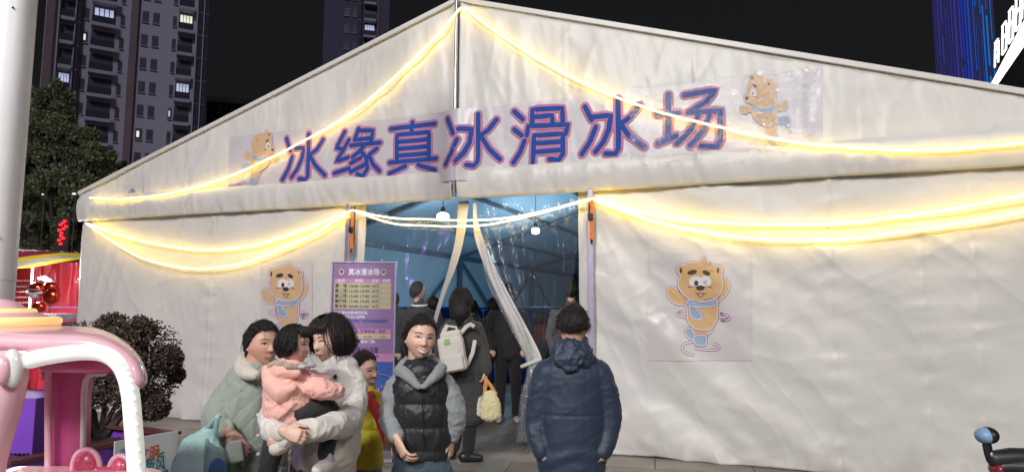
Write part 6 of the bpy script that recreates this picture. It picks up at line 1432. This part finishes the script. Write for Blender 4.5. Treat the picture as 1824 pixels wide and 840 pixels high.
m = MB(); m.box(W(808, 646, Yk - .08), (.19, .05, .15), M=Matrix.Rotation(R(-10), 4, 'Y'), bev=.02); bk(m, 'front_pocket', M_cr, .008)
m = MB(); m.tube([W(792, 592, Yk), W(798, 580, Yk), W(812, 582, Yk), W(816, 594, Yk)], .012, 8); bk(m, 'top_handle', M_cr)
m = MB(); m.box(W(796, 608, Yk - .082), (.05, .006, .045), M=Matrix.Rotation(R(-10), 4, 'Y')); bk(m, 'green_tag', mat('tag_green', (.25, .48, .08), .6), smooth=False)
for pts in (((820, 594), (830, 582), (838, 577), (844, 581)), ((832, 650), (842, 628), (846, 606)), ((787, 602), (791, 588), (797, 579))): m = MB(); m.tube([W(a, b, Yk + .06) for a, b in pts], [(.02, .007)] * len(pts), 10); bk(m, 'strap', M_cr)
def tote(c, w, hgt, Yt, mt, lab, hm, hand_px):
    org = W(c[0], c[1] + hgt / 2, Yt); t = empty('tote_bag', org, 0, label=lab, cat='bag', group='bags hanging from her hand'); k = Yt / FPX; m = MB()
    m.tube([W(c[0], c[1] - hgt * .4, Yt), W(c[0] + 1, c[1], Yt), W(c[0] + 1, c[1] + hgt * .38, Yt)], [(w * .30 * k, .03), (w * .46 * k, .06), (w * .5 * k, .06)], 20, side=(1, 0, 0)); me = fuse(m, .008, 2, disp=wrinkle(.006, 30)); me.transform(Matrix.Translation(-org)); link('bag_body', me, mt, t)
    for sg in (-1, 1): m = MB(); m.tube([W(c[0] + sg * w * .28, c[1] - hgt * .38, Yt), W((c[0] + sg * w * .2 + hand_px[0]) / 2, (c[1] - hgt * .4 + hand_px[1]) / 2 - 2, Yt), W(*hand_px, Yt)], [(.016, .006)] * 3, 8); me = m.mesh(); me.transform(Matrix.Translation(-org)); link('handle', me, hm, t)
tote((873, 720), 38, 50, Y - .16, cloth('plush_yellow', (.66, .60, .34), .95, bump=.8, bscale=90), 'fluffy pale yellow tote with orange handles hanging from her hand', cloth('handle_orange', (.62, .27, .06)), (866, 675))
tote((852, 716), 24, 46, Y - .06, M_cr, 'flat off-white tote hanging behind the yellow one', M_cr, (865, 675))

# --- people inside the tent
def bystander(px, Y, top, label, coat_c, turn=180, trouser=(.012, .012, .014), w=1.0, hairc=None, collar=None, foot=None, sit=0):
    H = W(px, top, Y).z; p = Person(px, Y, label, 'fair', vox=.009, floor=.0, group='people inside the tent'); k = FPX / Y; hh = .235 * min(1, H / 1.6 + .1); s_ = H / 1.7
    cy = top + hh * k * .5; x0 = p.o.x; V3 = lambda dx, z, dy=0: Vector((x0 + dx, Y + dy, z)); p.head(px, cy, hh, yaw=turn, neck=V3(0, H - .27 * s_), eyes=False, nw=.40)
    h = MB(); baldcap(p, h, .22, (.80, .90, .88), -.12); p.hell(h, 0, -.45, -.2, .6, .4, .5); p.hair(h, .04, 30, lock=1, vox=.009)
    j = MB(); j.tube([V3(0, H - .235 * s_, .02), V3(0, H - .30 * s_), V3(0, H - .36 * s_), V3(0, H - .60 * s_), V3(0, H - .86 * s_)], [(.065, .07), (.10 * w, .08), (.19 * w * s_, .11), (.19 * w * s_, .13), (.19 * w * s_, .13)], 20, side=(1, 0, 0))
    for sg in (-1, 1): j.tube([V3(sg * .19 * w * s_, H - .38 * s_), V3(sg * .25 * w * s_, H - .62 * s_, -.02), V3(sg * .20 * w * s_, H - .80 * s_, -.12)], [.06, .055, .045], 12); p.skin.tube([V3(0, H - .36 * s_), V3(sg * .18 * w * s_, H - .38 * s_), V3(sg * .25 * w * s_, H - .62 * s_, -.02), V3(sg * .20 * w * s_, H - .80 * s_, -.12)], .028, 8); hand(p.skin, V3(sg * .20 * w * s_, H - .80 * s_, -.12), (-sg * .3, -.6, -.6), (0, 0, -1), .8, 30)
    p.part('jacket', j, cloth('jacket_in', coat_c, .8), .011, 2, wrinkle(.008, 10, int(px)))
    if collar: m = MB(); m.tube([V3(.09 * math.cos(a), H - .27 * s_ + .01 * math.sin(a), .09 * math.sin(a)) for a in np.linspace(0, 6.28, 20)], .014, 8); p.raw('collar', m, collar)
    m = MB()
    for sg in (-1, 1): m.tube([V3(sg * .09, H - .80 * s_), V3(sg * .10, H - 1.2 * s_), V3(sg * .11, .10)], [.10, .075, .06], 12); f = MB(); f.tube([V3(sg * .11, .05, .05), V3(sg * .12, .045, -.14)], [.05, .04], 12); p.part('shoe', f, M_black if not foot else foot, .01); p.skin.tube([V3(sg * .09, H - .8 * s_), V3(sg * .11, .12)], .05, 8)
    p.skin.tube([V3(0, H - .46 * s_), V3(0, H - .85 * s_)], .09, 12); p.skin.tube([V3(0, H - .30 * s_), V3(0, H - .50 * s_)], .04, 12); p.part('trousers', m, cloth('trousers_in', trouser), .012); p.finish(); return p
M_sneak = mat('sneaker', (.45, .42, .38), .6)
bystander(744, 8.6, 502, 'man in a dark jacket with a white collar line inside left of the doorway', (.016, .02, .028), 110, collar=M_white, w=1.1)
bystander(772, 9.9, 528, 'shorter dark figure between the white-collared man and the long-haired woman', (.02, .018, .022), 180, w=.9)
bystander(905, 9.2, 505, 'person in black from behind with pale-soled sneakers behind the curtain fold', (.012, .012, .014), 150, foot=M_sneak)
bystander(878, 10.4, 530, 'figure in a dark puffer jacket just behind the person in sneakers', (.012, .018, .025), 170, w=1.15)
bystander(962, 9.6, 552, 'child in a dark red top by the rink barrier', (.16, .015, .025), 160, w=.9)
bystander(990, 8.8, 562, 'dark-clothed child standing beside the one in dark red', (.014, .014, .018), 170, w=.95)
bystander(1018, 8.4, 500, 'dark-haired adult in grey behind the clear curtain, above the navy jacket', (.09, .09, .10), 170)
bystander(842, 10.8, 534, 'dark figure partly hidden right of the long-haired woman near the barrier', (.02, .022, .03), 175, w=1.1)
bystander(700, 9.4, 520, 'dark figure behind the price board edge inside the doorway', (.02, .02, .024), 150)
